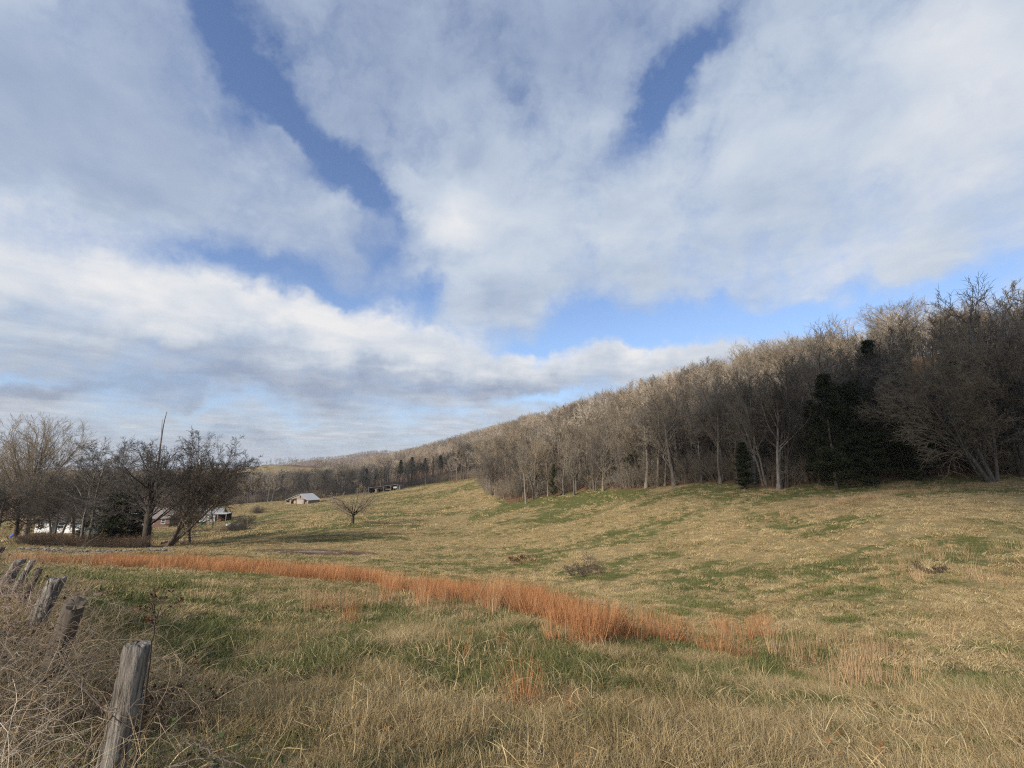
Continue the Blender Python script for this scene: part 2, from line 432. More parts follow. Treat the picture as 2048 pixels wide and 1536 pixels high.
MESH = {}
BS = [None, [(0, 0, .05, 0, 1.), (.5, .2, .16, .05, .9)], None, [(0, 0, -.08, .03, 1.), (-.3, .3, -.2, .1, .8), (.3, 0, .14, -.1, .86)], None, [(0, 0, .02, 0, 1.)], [(0, 0, .03, 0, .7), (.8, .5, .1, 0, .62), (-.7, .2, -.12, .1, .66), (.1, -.6, .05, -.1, .55)]]
for k in range(7): MESH['f%d' % k] = to_meshes('wood_tree', forest_tree(100 + k, 15, 0, [.19, .17, .24, .15, .26, .13, .12][k], 1., [.85, 1.0, .7, .9, 1.3, .6, .8][k], [.4, .3, .5, .25, .22, .55, .2][k], BS[k]), [M_bark, M_bark, M_bark, M_barkd, M_bark, M_barkd, M_barkd][k], [M_twig, M_twig, M_twig, M_twigd, M_twig, M_twig, M_twigd][k])
for k in range(6): MESH['m%d' % k] = to_meshes('wood_tree', forest_tree(200 + k, 15, 1, [.19, .22, .16, .2, .15, .26][k], 1., [.9, 1.25, .7, 1., .6, 1.4][k], [.4, .3, .5, .25, .6, .35][k]), [M_barkd, M_bark, M_barkd, M_bark, M_bark, M_bark][k], [M_twigd, M_twig2, M_twig, M_twig2, M_twig, M_twig][k])
for k in range(3): MESH['l%d' % k] = to_meshes('wood_tree', forest_tree(300 + k, 15, 2, .2, 1., [1., 1.2, .9][k], .3), M_bark, [M_twig, M_twig2, M_twig][k])
MESH['w0'] = to_meshes('pale_tree', forest_tree(401, 16, 0, .26, .9, 1.15, .28), M_white, M_twigw)
for k in range(3): MESH['c%d' % k] = cedar(500 + k, 9, [3.6, 4.6, 3.0][k])
for k in range(3): MESH['c%d' % (k + 3)] = cedar(540 + k, 9, [5.4, 6.2, 4.8][k], .05, 36000, .15, None, .5, True)
for k in range(2): MESH['p%d' % k] = cedar(520 + k, 13, 5.0, .45, 12000, .32, M_cedary)
print("protos", {k: (len(v[0].polygons), len(v[1].polygons)) for k, v in MESH.items()})

def place(kind, name, x, y, label, group, sc=1., rz=None, sxy=1., lean=None, cat="tree", sink=0.):
    e = empty(name, (x, y, Hs(x, y) - sink), random.random() * 6.28 if rz is None else rz)
    if lean: e.rotation_euler = (lean[0], lean[1], e.rotation_euler[2])
    e.scale = (sc * sxy, sc * sxy, sc)
    link("trunk", MESH[kind][0], e); link("crown", MESH[kind][1], e)
    return tag(e, label, cat, group)
# ------------------------------------------------------------------ geometry-node scatter
PROTO = {}
def proto_obj(me):
    if me.name not in PROTO:
        PROTO[me.name] = bpy.data.objects.new("proto_" + me.name, me)
    return PROTO[me.name]
def scatter(name, pts, idx, rz, sc, variants, label, tilt=None, cat=None, kind="stuff", category=None):
    """one object: a set of points, each carrying one of VARIANTS (lists of meshes)"""
    me = bpy.data.meshes.new(name); pts = np.asarray(pts, dtype=np.float32)
    me.vertices.add(len(pts)); me.vertices.foreach_set("co", pts.ravel())
    a = me.attributes.new('idx', 'INT', 'POINT'); a.data.foreach_set("value", np.asarray(idx, dtype=np.int32))
    ro = np.zeros((len(pts), 3), dtype=np.float32); ro[:, 2] = rz
    if tilt is not None: ro[:, 0] = tilt[:, 0]; ro[:, 1] = tilt[:, 1]
    a = me.attributes.new('rot', 'FLOAT_VECTOR', 'POINT'); a.data.foreach_set("vector", ro.ravel())
    sc = np.asarray(sc, dtype=np.float32)
    if sc.ndim == 1: sc = np.repeat(sc[:, None], 3, 1)
    a = me.attributes.new('scl', 'FLOAT_VECTOR', 'POINT'); a.data.foreach_set("vector", sc.ravel())
    o = link(name, me)
    ng = bpy.data.node_groups.new(name, 'GeometryNodeTree')
    ng.interface.new_socket("Geometry", in_out='INPUT', socket_type='NodeSocketGeometry'); ng.interface.new_socket("Geometry", in_out='OUTPUT', socket_type='NodeSocketGeometry')
    t = NT(ng); gi = t.node('NodeGroupInput'); go = t.node('NodeGroupOutput'); j = t.node('GeometryNodeJoinGeometry')
    def na(nm, dt):
        n = t.node('GeometryNodeInputNamedAttribute', data_type=dt); n.inputs[0].default_value = nm; return n.outputs[0]
    ia = na('idx', 'INT'); rv = na('rot', 'FLOAT_VECTOR'); sv = na('scl', 'FLOAT_VECTOR')
    e2r = t.node('FunctionNodeEulerToRotation'); t.l.new(rv, e2r.inputs[0])
    for k, mlist in enumerate(variants):
        cmp_ = t.node('FunctionNodeCompare', data_type='INT', operation='EQUAL'); t.l.new(ia, cmp_.inputs[2]); cmp_.inputs[3].default_value = k
        for m_ in mlist:
            oi = t.node('GeometryNodeObjectInfo'); oi.inputs['Object'].default_value = proto_obj(m_); oi.transform_space = 'ORIGINAL'
            ip = t.node('GeometryNodeInstanceOnPoints'); t.l.new(gi.outputs[0], ip.inputs['Points']); t.l.new(cmp_.outputs[0], ip.inputs['Selection'])
            t.l.new(oi.outputs['Geometry'], ip.inputs['Instance']); t.l.new(e2r.outputs[0], ip.inputs['Rotation']); t.l.new(sv, ip.inputs['Scale'])
            t.l.new(ip.outputs[0], j.inputs[0])
    t.l.new(j.outputs[0], go.inputs[0])
    md = o.modifiers.new("scatter", 'NODES'); md.node_group = ng
    tag(o, label, None, None, kind)
    return o

# ------------------------------------------------------------------ hardwood edge and hillside
TAKEN = []
def free(x, y, dmin):
    for a, b, c in TAKEN:
        if (a - x) ** 2 + (b - y) ** 2 < (dmin * .5 + c) ** 2: return False
    return True
def named_tree(kind, name, px, py, d, label, sc, group=None, claim=1.2, **kw):
    x, y, _ = at(px, py, d); TAKEN.append((x, y, claim))
    return place(kind, name, x, y, label, group, sc, **kw)

# cedars that can be told apart
GC = "dark cedars in and beside the wood"
for k, (px, py, d, sc, sxy, lab) in enumerate([
    (1106, 978, 88, .74, .72, "small narrow dark cedar standing at the tip of the bare grove"),
    (1268, 968, 80, .58, 1.5, "low broad dark cedar under the bare trees at the middle of the wood's edge"),
    (1490, 976, 55, .66, 1.45, "round bushy dark cedar left of the twin-trunked bare tree"),
    (1672, 966, 47, 1.40, 1.0, "tallest broad black-green cedar at the front of the wood"),
    (1722, 966, 48.5, 1.2, .85, "tall dark cedar just right of the tallest front cedar"),
    (1770, 955, 57, 1.7, .95, "tall yellow-green cedar rising behind the front cedars"),
    (1640, 966, 51, 1.1, 1.0, "dark cedar half hidden on the left of the tall cedars"),
    (1812, 962, 46, .8, 1.15, "spreading dark cedar with open trunks under the overhanging branches"),
    (1862, 960, 46.5, .8, 1.1, "leaning dark cedar between the spreading cedar and the sweeping bare tree"),
    (1925, 955, 50, 1.2, .85, "large dark cedar behind the sweeping pale branches at the right"),
    (1985, 955, 52, 1.25, 1.2, "dark cedar deep in shade near the right end of the wood"),
    (1890, 700, 96, 1.0, 1.2, "dark cedar high on the hillside below the skyline at the right"),
    (1950, 690, 84, .9, 1.1, "smaller dark cedar high on the right of the hillside"),
    (1608, 800, 92, 1.0, 1.05, "dark cedar standing midway up the hill above the twin-trunked tree"),
    (1376, 820, 150, 1.1, .95, "dark cedar poking out of the tan hillside trees"),
    (1264, 840, 190, 1.3, 1.0, "olive cedar halfway up the sunlit part of the hill"),
    (1412, 850, 120, 1.0, 1.1, "dark cedar hidden among trunks above the middle of the wood"),
    (1700, 780, 80, 1.1, 1.2, "dark cedar on the slope above the tall front cedars"),
    (1800, 760, 84, 1.0, 1.1, "dark cedar on the slope above the spreading cedar"),
    (1560, 966, 64, .8, 1.2, "dark cedar half seen through the twin-trunked bare tree"),
    (1745, 962, 45.5, .62, 1.5, "lowest bushy cedar in front of the tall dark group"),
    (1400, 968, 70, .42, 1.5, "small low cedar at the wood's edge left of the round bushy one")]):
    named_tree('c%d' % (k % 3 + (3 if k in (1, 4, 7, 8, 9, 20) else 0)), 'cedar_tree', px, py, d, lab, sc, GC, sxy=sxy, claim=1.5)
for k, (px, d, sc, lab) in enumerate([(736, 262, 1.0, "yellow-green pine topping the tree line above the open shed"), (752, 268, .95, "second yellow-green pine just right of the one above the open shed"),
    (800, 262, 1.15, "green pine standing above the dark tree line left of the hill"), (822, 258, 1.2, "tallest green pine of the dark tree line"), (846, 262, 1.05, "green pine right of the tallest pine in the tree line"),
    (880, 258, 1.0, "dull green pine at the right end of the pines in the tree line")]):
    named_tree('p%d' % (k % 2), 'pine_tree', px, 960, d, lab, sc, "pines in the far tree line", claim=1.5)

# hardwoods that can be told apart
for kind, px, py, d, sc, sxy, rz, lean, lab in [
    ('f1', 1556, 978, 52, 1.12, 1.0, .3, None, "tall twin-trunked bare tree standing forward of the wood, left one of the pair"),
    ('f3', 1572, 976, 53, 1.05, .9, 2.1, None, "slimmer bare tree close beside the tall twin-trunked one, right one of the pair"),
    ('w0', 1212, 850, 205, 1.2, 1.0, 1.0, None, "white-barked sycamore shining out of the tan hillside"),
    ('f4', 1206, 982, 84, .72, 1.2, .4, None, "short stout bare tree with a pale stump-like trunk right of the narrow cedar"),
    ('f3', 2045, 948, 43, 1.0, 1.3, 1.2, None, "pale many-branched bare tree cut by the right edge of the photo"),
    ('f2', 1180, 975, 90, .95, 1.0, 2.2, (.05, .12), "bare tree with a slanting pale trunk behind the stout short one"),
    ('f0', 1052, 990, 90, .9, 1.0, .2, None, "slim straight bare tree at the very front of the grove"),
    ('f3', 986, 960, 118, .75, 1.6, 1.9, None, "low wide-crowned bare tree at the left tip of the grove")]:
    named_tree(kind, 'bare_tree', px, py, d, lab, sc, None, rz=rz, sxy=sxy, lean=lean, claim=1.0)

def spots(n, fpos, dmin, tries=40000):
    out = []
    for _ in range(tries):
        if len(out) >= n: break
        x, y = fpos()
        if free(x, y, dmin): TAKEN.append((x, y, dmin * .5)); out.append((x, y))
    return out
def f_right(pa, pb, d0, d1, pw=1.):
    def f():
        px = random.uniform(pa, pb)
        while 1635 < px < 1950 and random.random() < .72: px = random.uniform(pa, pb)
        az = math.atan2((px - CX) / F, 1); r = float(edge_r(np.array([az]))[0]) + d0 + (d1 - d0) * random.random() ** pw
        return r * math.sin(az), r * math.cos(az)
    return f
for (pa, pb, d0, d1, n, dm, lab, grp) in [
    (1600, 2130, 1, 17, 62, 1.6, "bare grey tree in the shaded wood's edge around and right of the tall cedars", "bare trees of the shaded edge at the right"),
    (1230, 1600, 0, 18, 80, 1.6, "bare grey tree along the middle stretch of the wood's edge, above brown leaf litter", "bare trees of the middle edge"),
    (985, 1235, -2, 16, 46, 1.7, "slender bare tree of the grove that juts into the pasture", "bare trees of the jutting grove")]:
    for (x, y) in spots(n, f_right(pa, pb, d0, d1, 1.2), dm):
        place('f%d' % random.randrange(7), 'bare_tree', x, y, lab, grp, random.uniform(.5, 1.08), sxy=random.uniform(.85, 1.2), lean=(random.uniform(-.06, .06), random.uniform(-.06, .06)))
for (x, y) in spots(62, f_right(480, 985, -3, 9), 2.6):
    place('m%d' % random.randrange(4), 'bare_tree', x, y, "bare pale-trunked tree in the straight tree line behind the barn and open shed", "bare trees of the tree line behind the barn", random.uniform(.8, 1.12), sxy=random.uniform(.85, 1.15), lean=(random.uniform(-.05, .05), random.uniform(-.05, .05)))
for k, (px, d, sc) in enumerate([(505, 760, .8), (530, 770, .7), (541, 772, .8), (550, 775, .95), (560, 775, 1.0), (567, 778, 1.05), (575, 776, .95), (583, 778, 1.1), (590, 780, 1.05), (598, 780, .95)]):
    x = (px - CX) / F * d
    place('l%d' % (k % 3), 'bare_tree', x, d, "lone small bare tree at the left end of the distant ridge" if k == 0 else "small grey bare tree in the row on the distant ridge crest", None if k == 0 else "row of trees on the distant ridge", sc, sxy=1.2)

# wood as one mass behind the edge trees
def horizon_filter(x, y, h=15., margin=.012):
    r = np.hypot(x, y); az = np.arctan2(x, y)
    ab = np.linspace(-1.05, 1.05, 140); rb = np.exp(np.linspace(math.log(20), math.log(6000), 160))
    A, B = np.meshgrid(ab, rb, indexing='ij')
    Z = H((B * np.sin(A)).ravel(), (B * np.cos(A)).ravel()).reshape(A.shape)
    er = edge_r(A); S = (Z + np.where(B > er + 4, 7., 0.)) / B
    M = np.maximum.accumulate(S, 1)
    ia = np.clip(np.searchsorted(ab, az) - 1, 0, 139); ib = np.clip(np.searchsorted(rb, r * .97) - 1, 0, 159)
    return (H(x, y) + h) / r > M[ia, ib] - margin
def wood_points(r0, r1, per, f=None):
    n = int(.5 * 2.0 * (r1 ** 2 - r0 ** 2) / per)
    r = np.sqrt(R.uniform(r0 ** 2, r1 ** 2, n)); az = R.uniform(-1.0, 1.0, n)
    x, y = r * np.sin(az), r * np.cos(az); er = edge_r(az)
    px = CX + F * x / y
    keep = (r > er + 11 + 3 * np.sin(az * 40)) & (y > 5)
    keep &= ~((px > 455) & (px < 720) & (r > 590) & (r < 790) & (px - 455 > (r - 790) * .0))
    keep &= (px < 2500)
    if f is not None: keep &= f(x, y, r, az, px)
    x, y = x[keep], y[keep]
    k2 = horizon_filter(x, y); return x[k2], y[k2]
def wood(name, r0, r1, per, key, nk, s0, s1, label, f=None, sink=.0, gap=.40):
    x, y = wood_points(r0, r1, per, f)
    k = (fbm(x / 9 + 70, y / 9 + 20, 2) + R.normal(0, .12, len(x)) > gap); x, y = x[k], y[k]
    n = len(x); sc = R.uniform(s0, s1, n) * (.62 + .72 * fbm(x / 16 + 31, y / 16 + 77, 2))
    cn = fbm(x / 22 + 50, y / 22 + 10, 2) + R.normal(0, .1, n); ki = np.where(cn > .5, R.randint(0, (nk + 1) // 2, n) * 2, np.minimum(R.randint(0, nk // 2, n) * 2 + 1, nk - 1))
    tilt = R.normal(0, .05, (n, 2))
    print(name, n)
    return scatter(name, np.c_[x, y, H(x, y) - sink], ki, R.rand(n) * 6.28, np.c_[sc * R.uniform(.85, 1.2, n), sc * R.uniform(.85, 1.2, n), sc],
            [list(MESH['%s%d' % (key, k)]) for k in range(nk)], label, tilt)
right = lambda x, y, r, az, px: px > 940
wood("hillside_wood", 50, 300, 15., 'm', 6, .66, 1.12, "bare winter wood climbing the steep hillside behind the edge trees", right, gap=.42)
wood("valley_wood", 180, 420, 24., 'm', 6, .7, 1.05, "dark bare wood behind the straight tree line and filling the valley at the left", lambda x, y, r, az, px: px <= 940)
wood("far_hillside_wood", 300, 900, 34., 'l', 3, .75, 1.1, "sunlit bare wood on the far part of the long hill", right)
wood("far_valley_wood", 420, 1100, 60., 'l', 3, .75, 1.05, "distant bare woods beyond the valley", lambda x, y, r, az, px: (px <= 940) & ~((px > 440) & (px < 640) & (r > 780)))
wood("distant_hill_wood", 900, 3000, 200., 'l', 3, .9, 1.3, "far-off wooded ridges fading at the horizon", lambda x, y, r, az, px: (px > 380) & ((px>725)|(r>2000)))

# understory: thin saplings and brush along the edge
def brush(seed, n=26, h=1.6, spread=.9, mat=None, leafm=None, leaves=0, up=.05, rad=.008, k1=5, ang=35):
    rs = np.random.RandomState(seed); a = rs.rand(n) * 6.28; q = rs.rand(n) ** .5 * spread * .5
    p = np.c_[np.cos(a) * q, np.sin(a) * q, np.full(n, -.05)]; d = norm(np.c_[np.cos(a) * .5 * q, np.sin(a) * .5 * q, np.ones(n)] + rs.normal(0, .25, (n, 3)))
    L = h * rs.uniform(.6, 1.2, n)
    P, D = grow(rs, p, d, L, 5, .16, up); ac = Acc(); ac.add(*tubes(P, np.linspace(1, .4, 6)[None] * rad * np.ones((n, 1)), 3))
    for c, rt in ((k1, .5), (4, .5)):
        p, d, L, Rb = spawn(rs, P, D, L, np.full(len(L), rad), .5, c, .2, ang, 15, rt, lambda t: 1.2 - .6 * t, .7)
        P, D = grow(rs, p, d, L, 3, .2, up * .5); ac.add(*tubes(P, np.linspace(1, .3, 4)[None] * rad * .6 * np.ones((len(L), 1)), 3))
    me = ac.mesh("brush", [mat or M_twig])
    if leaves:
        ids = rs.randint(0, len(P), leaves); c = P[ids, rs.randint(1, 4, leaves)] + rs.normal(0, .03, (leaves, 3))
        la = Acc(); leaf_cards(rs, c, .07, la, aspect=.7); return me, la.mesh("leaves", [leafm], False, 'rnd')
    return me,
M_vine = material("dry_vine", bark_build((.28, .21, .14), (.56, .45, .31)), .9)
BR = [brush(700 + k, 16, 2.6, 2.2, M_twig, rad=.014) for k in range(3)]
BRd = [brush(710 + k, 20, 1.5, 2.0, M_twigd, M_oakleaf, 260, rad=.012) for k in range(2)]
def edge_brush(name, n, pa, pb, d0, d1, variants, s0, s1, label):
    P_ = []
    for _ in range(n):
        x, y = f_right(pa, pb, d0, d1, 1.)(); P_.append((x, y))
    P_ = np.array(P_); scatter(name, np.c_[P_, H(P_[:, 0], P_[:, 1])], R.randint(0, len(variants), n), R.rand(n) * 6.28, R.uniform(s0, s1, n), [list(v) for v in variants], label)
edge_brush("underbrush", 800, 1000, 2200, .5, 26, BR, .5, 1.7, "thin saplings and brush at the foot of the wood")
edge_brush("valley_underbrush", 260, 430, 990, 0, 12, BR, .8, 1.8, "low brush at the foot of the far tree line")

# ------------------------------------------------------------------ trees of the left group
def own_tree(name, px, py, d, label, res, mt, mc, extra=(), rz=0., group=None):
    x, y, z = at(px, py, d); e = empty(name, (x, y, z), rz); TAKEN.append((x, y, 2.))
    tm, cm = to_meshes(name, res, mt, mc); link("trunk", tm, e); link("crown", cm, e)
    for nm, me in extra: link(nm, me, e)
    return tag(e, label, "tree", group)
fan = lambda t: .75 + .35 * (1 - t)
L_fan = [lv(54, .28, 40, 20, 1.72, .24, 9, .028, .004, 5, lambda t: .98 + .04 * t, jit=.14), lv(11, .25, 28, 8, .40, .5, 6, .06, .01, 4), lv(9, .15, 30, 10, .45, .55, 4, .08, .01, 3), lv(6, .15, 30, 12, .5, .7, 2, .1, .01, 3, tip=.2)]
own_tree("bare_tree", 52, 1064, 88, "tall fan-shaped bare tree with fine upswept branches, standing highest at the left edge", tree(31, 24, .55, .02, L_fan, tip=.72, minr=.016, top=.34), M_bark, M_twig)
L_oak = [lv(32, .40, 48, 27, .90, .27, 8, .07, .018, 5, lambda t: .88 + .14 * t, jit=.2), lv(10, .3, 40, 13, .42, .5, 5, .13, .03, 4), lv(8, .2, 42, 15, .48, .6, 4, .16, .03, 3), lv(6, .15, 42, 18, .55, .7, 2, .2, .03, 3, tip=.2)]
rs_ = np.random.RandomState(9)
sn = Acc(); Ps, Ds = grow(rs_, np.array([[0.1, 0, 8.5], [.1, 0, 11.6]]), norm(np.array([[.02, 0, 1.], [-.15, 0, 1]])), np.array([6.2, 2.2]), 7, .03, .03)
sn.add(*tubes(Ps, np.array([np.linspace(.12, .03, 8), np.linspace(.05, .02, 8)]), 5))
own_tree("bare_tree", 290, 1100, 50, "dark round-crowned oak with a dead spire sticking up from its top", tree(44, 12.6, .42, .035, L_oak, tip=.62, minr=.013, top=.52), M_barkd, M_twigd, [("dead_leader", sn.mesh("dead_leader", [M_bark]))])
L_thin = [lv(14, .33, 45, 12, .5, .45, 7, .11, .05, 5, lambda t: .7 + .5 * (1 - t)), lv(9, .2, 42, 15, .48, .5, 5, .15, .03, 3), lv(8, .15, 42, 16, .52, .6, 4, .17, .02, 3), lv(6, .15, 40, 18, .55, .7, 2, .2, .0, 3, tip=.2)]
own_tree("bare_tree", 172, 1100, 51, "slim double-trunked bare tree between the fan-shaped tree and the oak",
         tree(52, 11.6, .17, .05, L_thin, tip=.35, minr=.011, bases=[(0, 0, .02, 0, 1.), (-.9, .3, -.1, .05, .92)]), M_bark, M_twigd)
own_tree("bare_tree", 326, 1104, 49.5, "many-trunked bare tree leaning strongly right beside the oak",
         tree(61, 12.5, .19, .07, L_thin, tip=.35, minr=.011, bases=[(0, 0, .55, .1, 1.05), (-.2, .3, .95, .2, .95), (.3, .2, .30, .3, 1.0), (.1, .5, .75, -.2, .9)]), M_barkd, M_twigd)
own_tree("bare_tree", 232, 1090, 60, "thin bare tree tucked behind the oak and its dark cedars", tree(67, 11.5, .15, .06, L_thin, tip=.35, minr=.012), M_barkd, M_twigd)
own_tree("bare_tree", 212, 1092, 57, "dense dark bare tree filling the space between the double trunk and the oak", tree(66, 10.5, .22, .06, L_oak, tip=.6, minr=.013, top=.5), M_barkd, M_twigd)
own_tree("bare_tree", 380, 1085, 62, "low grey bushy tree right behind the leaning tree", tree(65, 8.5, .15, .06, L_oak, tip=.6, minr=.013, top=.45), M_barkd, M_twig)
own_tree("bare_tree", 145, 1085, 68, "twiggy bare tree screening the right end of the white house", tree(64, 10.5, .2, .06, L_oak, tip=.6, minr=.013, top=.5), M_barkd, M_twigd)
own_tree("bare_tree", 105, 1080, 74, "bushy bare tree beside the white house", tree(69, 11.5, .18, .06, L_thin, tip=.35, minr=.014, bases=[(0, 0, .1, 0, 1), (1, 0, .3, .1, .9), (-1, .5, -.25, .1, .9)]), M_barkd, M_twigd)
own_tree("bare_tree", 425, 1050, 118, "grey bare tree rising behind the leaning tree and the white building", tree(70, 12, .18, .06, L_thin, tip=.35, minr=.02), M_bark, M_twig)
# brown-leaved oak
tr_, cr_, tp_ = tree(77, 12, .32, .05, L_oak, tip=.6, minr=.014, top=.5)
la_ = Acc(); pp = tp_[0]; ii = R.randint(0, len(pp), 9000); cc = pp[ii, 2] ; keep = cc[:, 2] < 8.0; leaf_cards(np.random.RandomState(2), cc[keep], .22, la_, aspect=.6)
own_tree("oak_tree", 30, 1068, 80, "oak still holding rusty brown leaves beside the blue barrel", (tr_, cr_, tp_), M_barkd, M_twigd, [("dead_leaves", la_.mesh("dead_leaves", [M_oakleaf], False, 'rnd'))])
own_tree("oak_tree", -8, 1070, 74, "tangled twiggy oak with brown leaves cut by the left edge of the photo", tree(78, 12, .32, .06, L_oak, tip=.6, minr=.014, top=.5), M_barkd, M_twig)
for k, (px, d, sc, sxy, lab) in enumerate([(205, 54, .7, 1.9, "broad dark cedar right behind the slim double trunk"), (243, 53, .72, 1.9, "broad dark cedar between the double trunk and the oak"),
        (266, 54, .5, 2.0, "low dark cedar nestled against the oak trunk"), (160, 58, .4, 1.5, "small dark cedar left of the slim double trunk")]):
    named_tree('c%d' % (k % 3), 'cedar_tree', px, 1095, d, lab, sc, "dark cedars under the left trees", sxy=sxy)
L_sweep = [lv(15, .18, 46, 14, .55, .42, 8, .08, .03, 5, lambda t: .75 + .4 * (1 - t)), lv(9, .2, 38, 13, .5, .5, 6, .11, .0, 3), lv(8, .15, 38, 15, .52, .6, 4, .14, -.01, 3), lv(5, .15, 38, 16, .55, .7, 2, .15, .0, 3, tip=.2)]
own_tree("bare_tree", 1985, 950, 42.5, "sweeping bare tree with many pale stems fanning out leftwards over the pasture's right edge", tree(85, 14, .17, .05, L_sweep, tip=.3, minr=.011, bases=[(0, 0, -.12, 0, 1.05), (-.4, -.1, -.5, -.1, 1.0), (-.3, .3, -.85, -.05, .8), (.4, .1, .12, 0, .95), (.2, .4, -.3, .2, .9)]), M_bark, M_twig)
# apple tree in the open pasture
L_ap = [lv(13, .62, 64, 16, 2.0, .36, 9, .12, -.004, 6, lambda t: .85 + .2 * t, jit=.3), lv(10, .15, 50, 18, .36, .5, 5, .2, .02, 4), lv(8, .15, 48, 18, .5, .6, 4, .22, .02, 3), lv(5, .15, 45, 20, .55, .7, 2, .25, .01, 3, tip=.2)]
own_tree("fruit_tree", 705, 1050, 77, "low wide-spreading bare fruit tree alone in the open pasture", tree(91, 5.2, .27, .06, L_ap, tip=.75, minr=.013, top=.46), M_barkd, M_twig)
# brush around the left group
n = 90; pxs = R.uniform(95, 330, n); ds = R.uniform(47, 54, n); xx = (pxs - CX) / F * ds
scatter("grove_underbrush", np.c_[xx, ds, H(xx, ds)], R.randint(0, 2, n), R.rand(n) * 6.28, R.uniform(.4, .9, n), [list(v) for v in BRd], "dark brush and dead leaves around the trunks of the left grove")

# ------------------------------------------------------------------ grasses
def blades(seed, n, rad, h0, h1, w, bend, lean=(0, 0), seg=3, jitter=.25, curlz=.0):
    rs = np.random.RandomState(seed); a = rs.rand(n) * 6.28; q = rs.rand(n) ** .6 * rad
    p = np.c_[np.cos(a) * q, np.sin(a) * q, np.full(n, -.03)]
    d = norm(np.c_[np.cos(a) * q / rad * .35 + lean[0], np.sin(a) * q / rad * .35 + lean[1], np.ones(n)] + rs.normal(0, jitter, (n, 3)))
    L = rs.uniform(h0, h1, n); bd = norm(rs.normal(0, 1, (n, 3)) * [1, 1, 0] + np.array([lean[0] * 3, lean[1] * 3, 0])) * (bend * rs.uniform(.4, 1.3, n))[:, None] + np.array([0, 0, -bend * .35])
    P = np.empty((n, seg + 1, 3)); P[:, 0] = p
    for i in range(seg):
        P[:, i + 1] = P[:, i] + d * (L / seg)[:, None]; d = norm(d + bd / seg * 2)
    P[:, 1:, 2] = np.maximum(P[:, 1:, 2], .012)
    s = norm(np.cross(P[:, 1] - P[:, 0], rs.normal(0, 1, (n, 3))))
    ww = np.linspace(1, .12, seg + 1)[None, :, None] * w * rs.uniform(.6, 1.3, (n, 1, 1)) * .5
    V = np.stack([P - s[:, None] * ww, P + s[:, None] * ww], 2).reshape(-1, 3)
    b = (np.arange(n) * (seg + 1) * 2)[:, None] + np.arange(seg)[None] * 2
    Fq = np.stack([b, b + 1, b + 3, b + 2], -1).reshape(-1, 4)
    rnd = np.repeat(rs.rand(n), (seg + 1) * 2)
    return V, Fq, rnd
def grass_build(cols, patch=.35):
    def f(t, b):
        oi = t.node('ShaderNodeObjectInfo').outputs['Random']; pos = t.node('ShaderNodeNewGeometry').outputs['Position']
        n = t.noise(pos, patch, 3., .6)
        c = t.ramp(t.math('ADD', t.math('MULTIPLY', t.attr('rnd'), .6), t.math('MULTIPLY', n, .5)), [(.15, cols[0]), (.5, cols[1]), (.9, cols[2])])
        v = t.node('ShaderNodeHueSaturation'); t.put(v.inputs['Color'], c); t.put(v.inputs['Value'], t.mrange(oi, 0, 1, .78, 1.22))
        return v.outputs[0]
    return f
M_tan = material("dry_grass", grass_build([(.145, .10, .046), (.375, .28, .14), (.58, .465, .27)]), .8)
M_green = material("green_grass", grass_build([(.055, .062, .018), (.125, .138, .042), (.25, .24, .10)]), .7)
M_broom = material("broomsedge_straw", grass_build([(.21, .085, .034), (.45, .20, .085), (.58, .35, .18)]), .8)
M_broomp = material("pale_sedge_straw", grass_build([(.24, .14, .07), (.42, .27, .15), (.54, .39, .24)]), .8)
def gm(name, mat, *args, parts=None, **kw):
    ac = Acc(); V, Fq, r = blades(*args, **kw); ac.add(V, Fq, r); return ac.mesh(name, [mat], False, 'rnd')
TAN = [gm("tan_tuft", M_tan, 800 + k, 95, .16, .06, .20, .0040, .95, lean=((.25, -.1), (-.3, -.15), (.1, .3), (.4, .1))[k], seg=4, jitter=.4) for k in range(4)]
TANs = [gm("tan_upright", M_tan, 820 + k, 60, .13, .10, .25, .0038, .45, seg=3, jitter=.35) for k in range(2)]
GRN = [gm("green_tuft", M_green, 840 + k, 75, .17, .06, .16, .0055, .9, seg=4, jitter=.4) for k in range(3)]
GRNl = [gm("green_long", M_green, 850, 50, .12, .12, .26, .006, 1.0, seg=4, jitter=.35)]
# coarse versions for farther away: fewer, wider blades
TANc = [gm("tan_clump", M_tan, 860 + k, 80, .30, .06, .18, .010, .95, lean=((.5, -.1), (-.4, -.2), (.6, .2))[k], seg=3) for k in range(3)]
GRNc = [gm("green_clump", M_green, 870 + k, 60, .30, .05, .13, .012, .8, seg=3) for k in range(2)]
TANf = [gm("tan_far", M_tan, 880 + k, 48, .48, .05, .16, .03, .9, lean=((.5, -.1), (-.4, -.2))[k], seg=2) for k in range(2)]
GRNf = [gm("green_far", M_green, 890 + k, 36, .45, .05, .12, .035, .6, seg=2) for k in range(2)]
BRO = [gm("broomsedge", M_broom, 900 + k, 46, .16, .55, .95, .0075, .10, jitter=.05, seg=3) for k in range(3)]
BROp = [gm("pale_sedge", M_broomp, 910 + k, 26, .18, .4, .75, .008, .12, jitter=.07, seg=3) for k in range(2)]
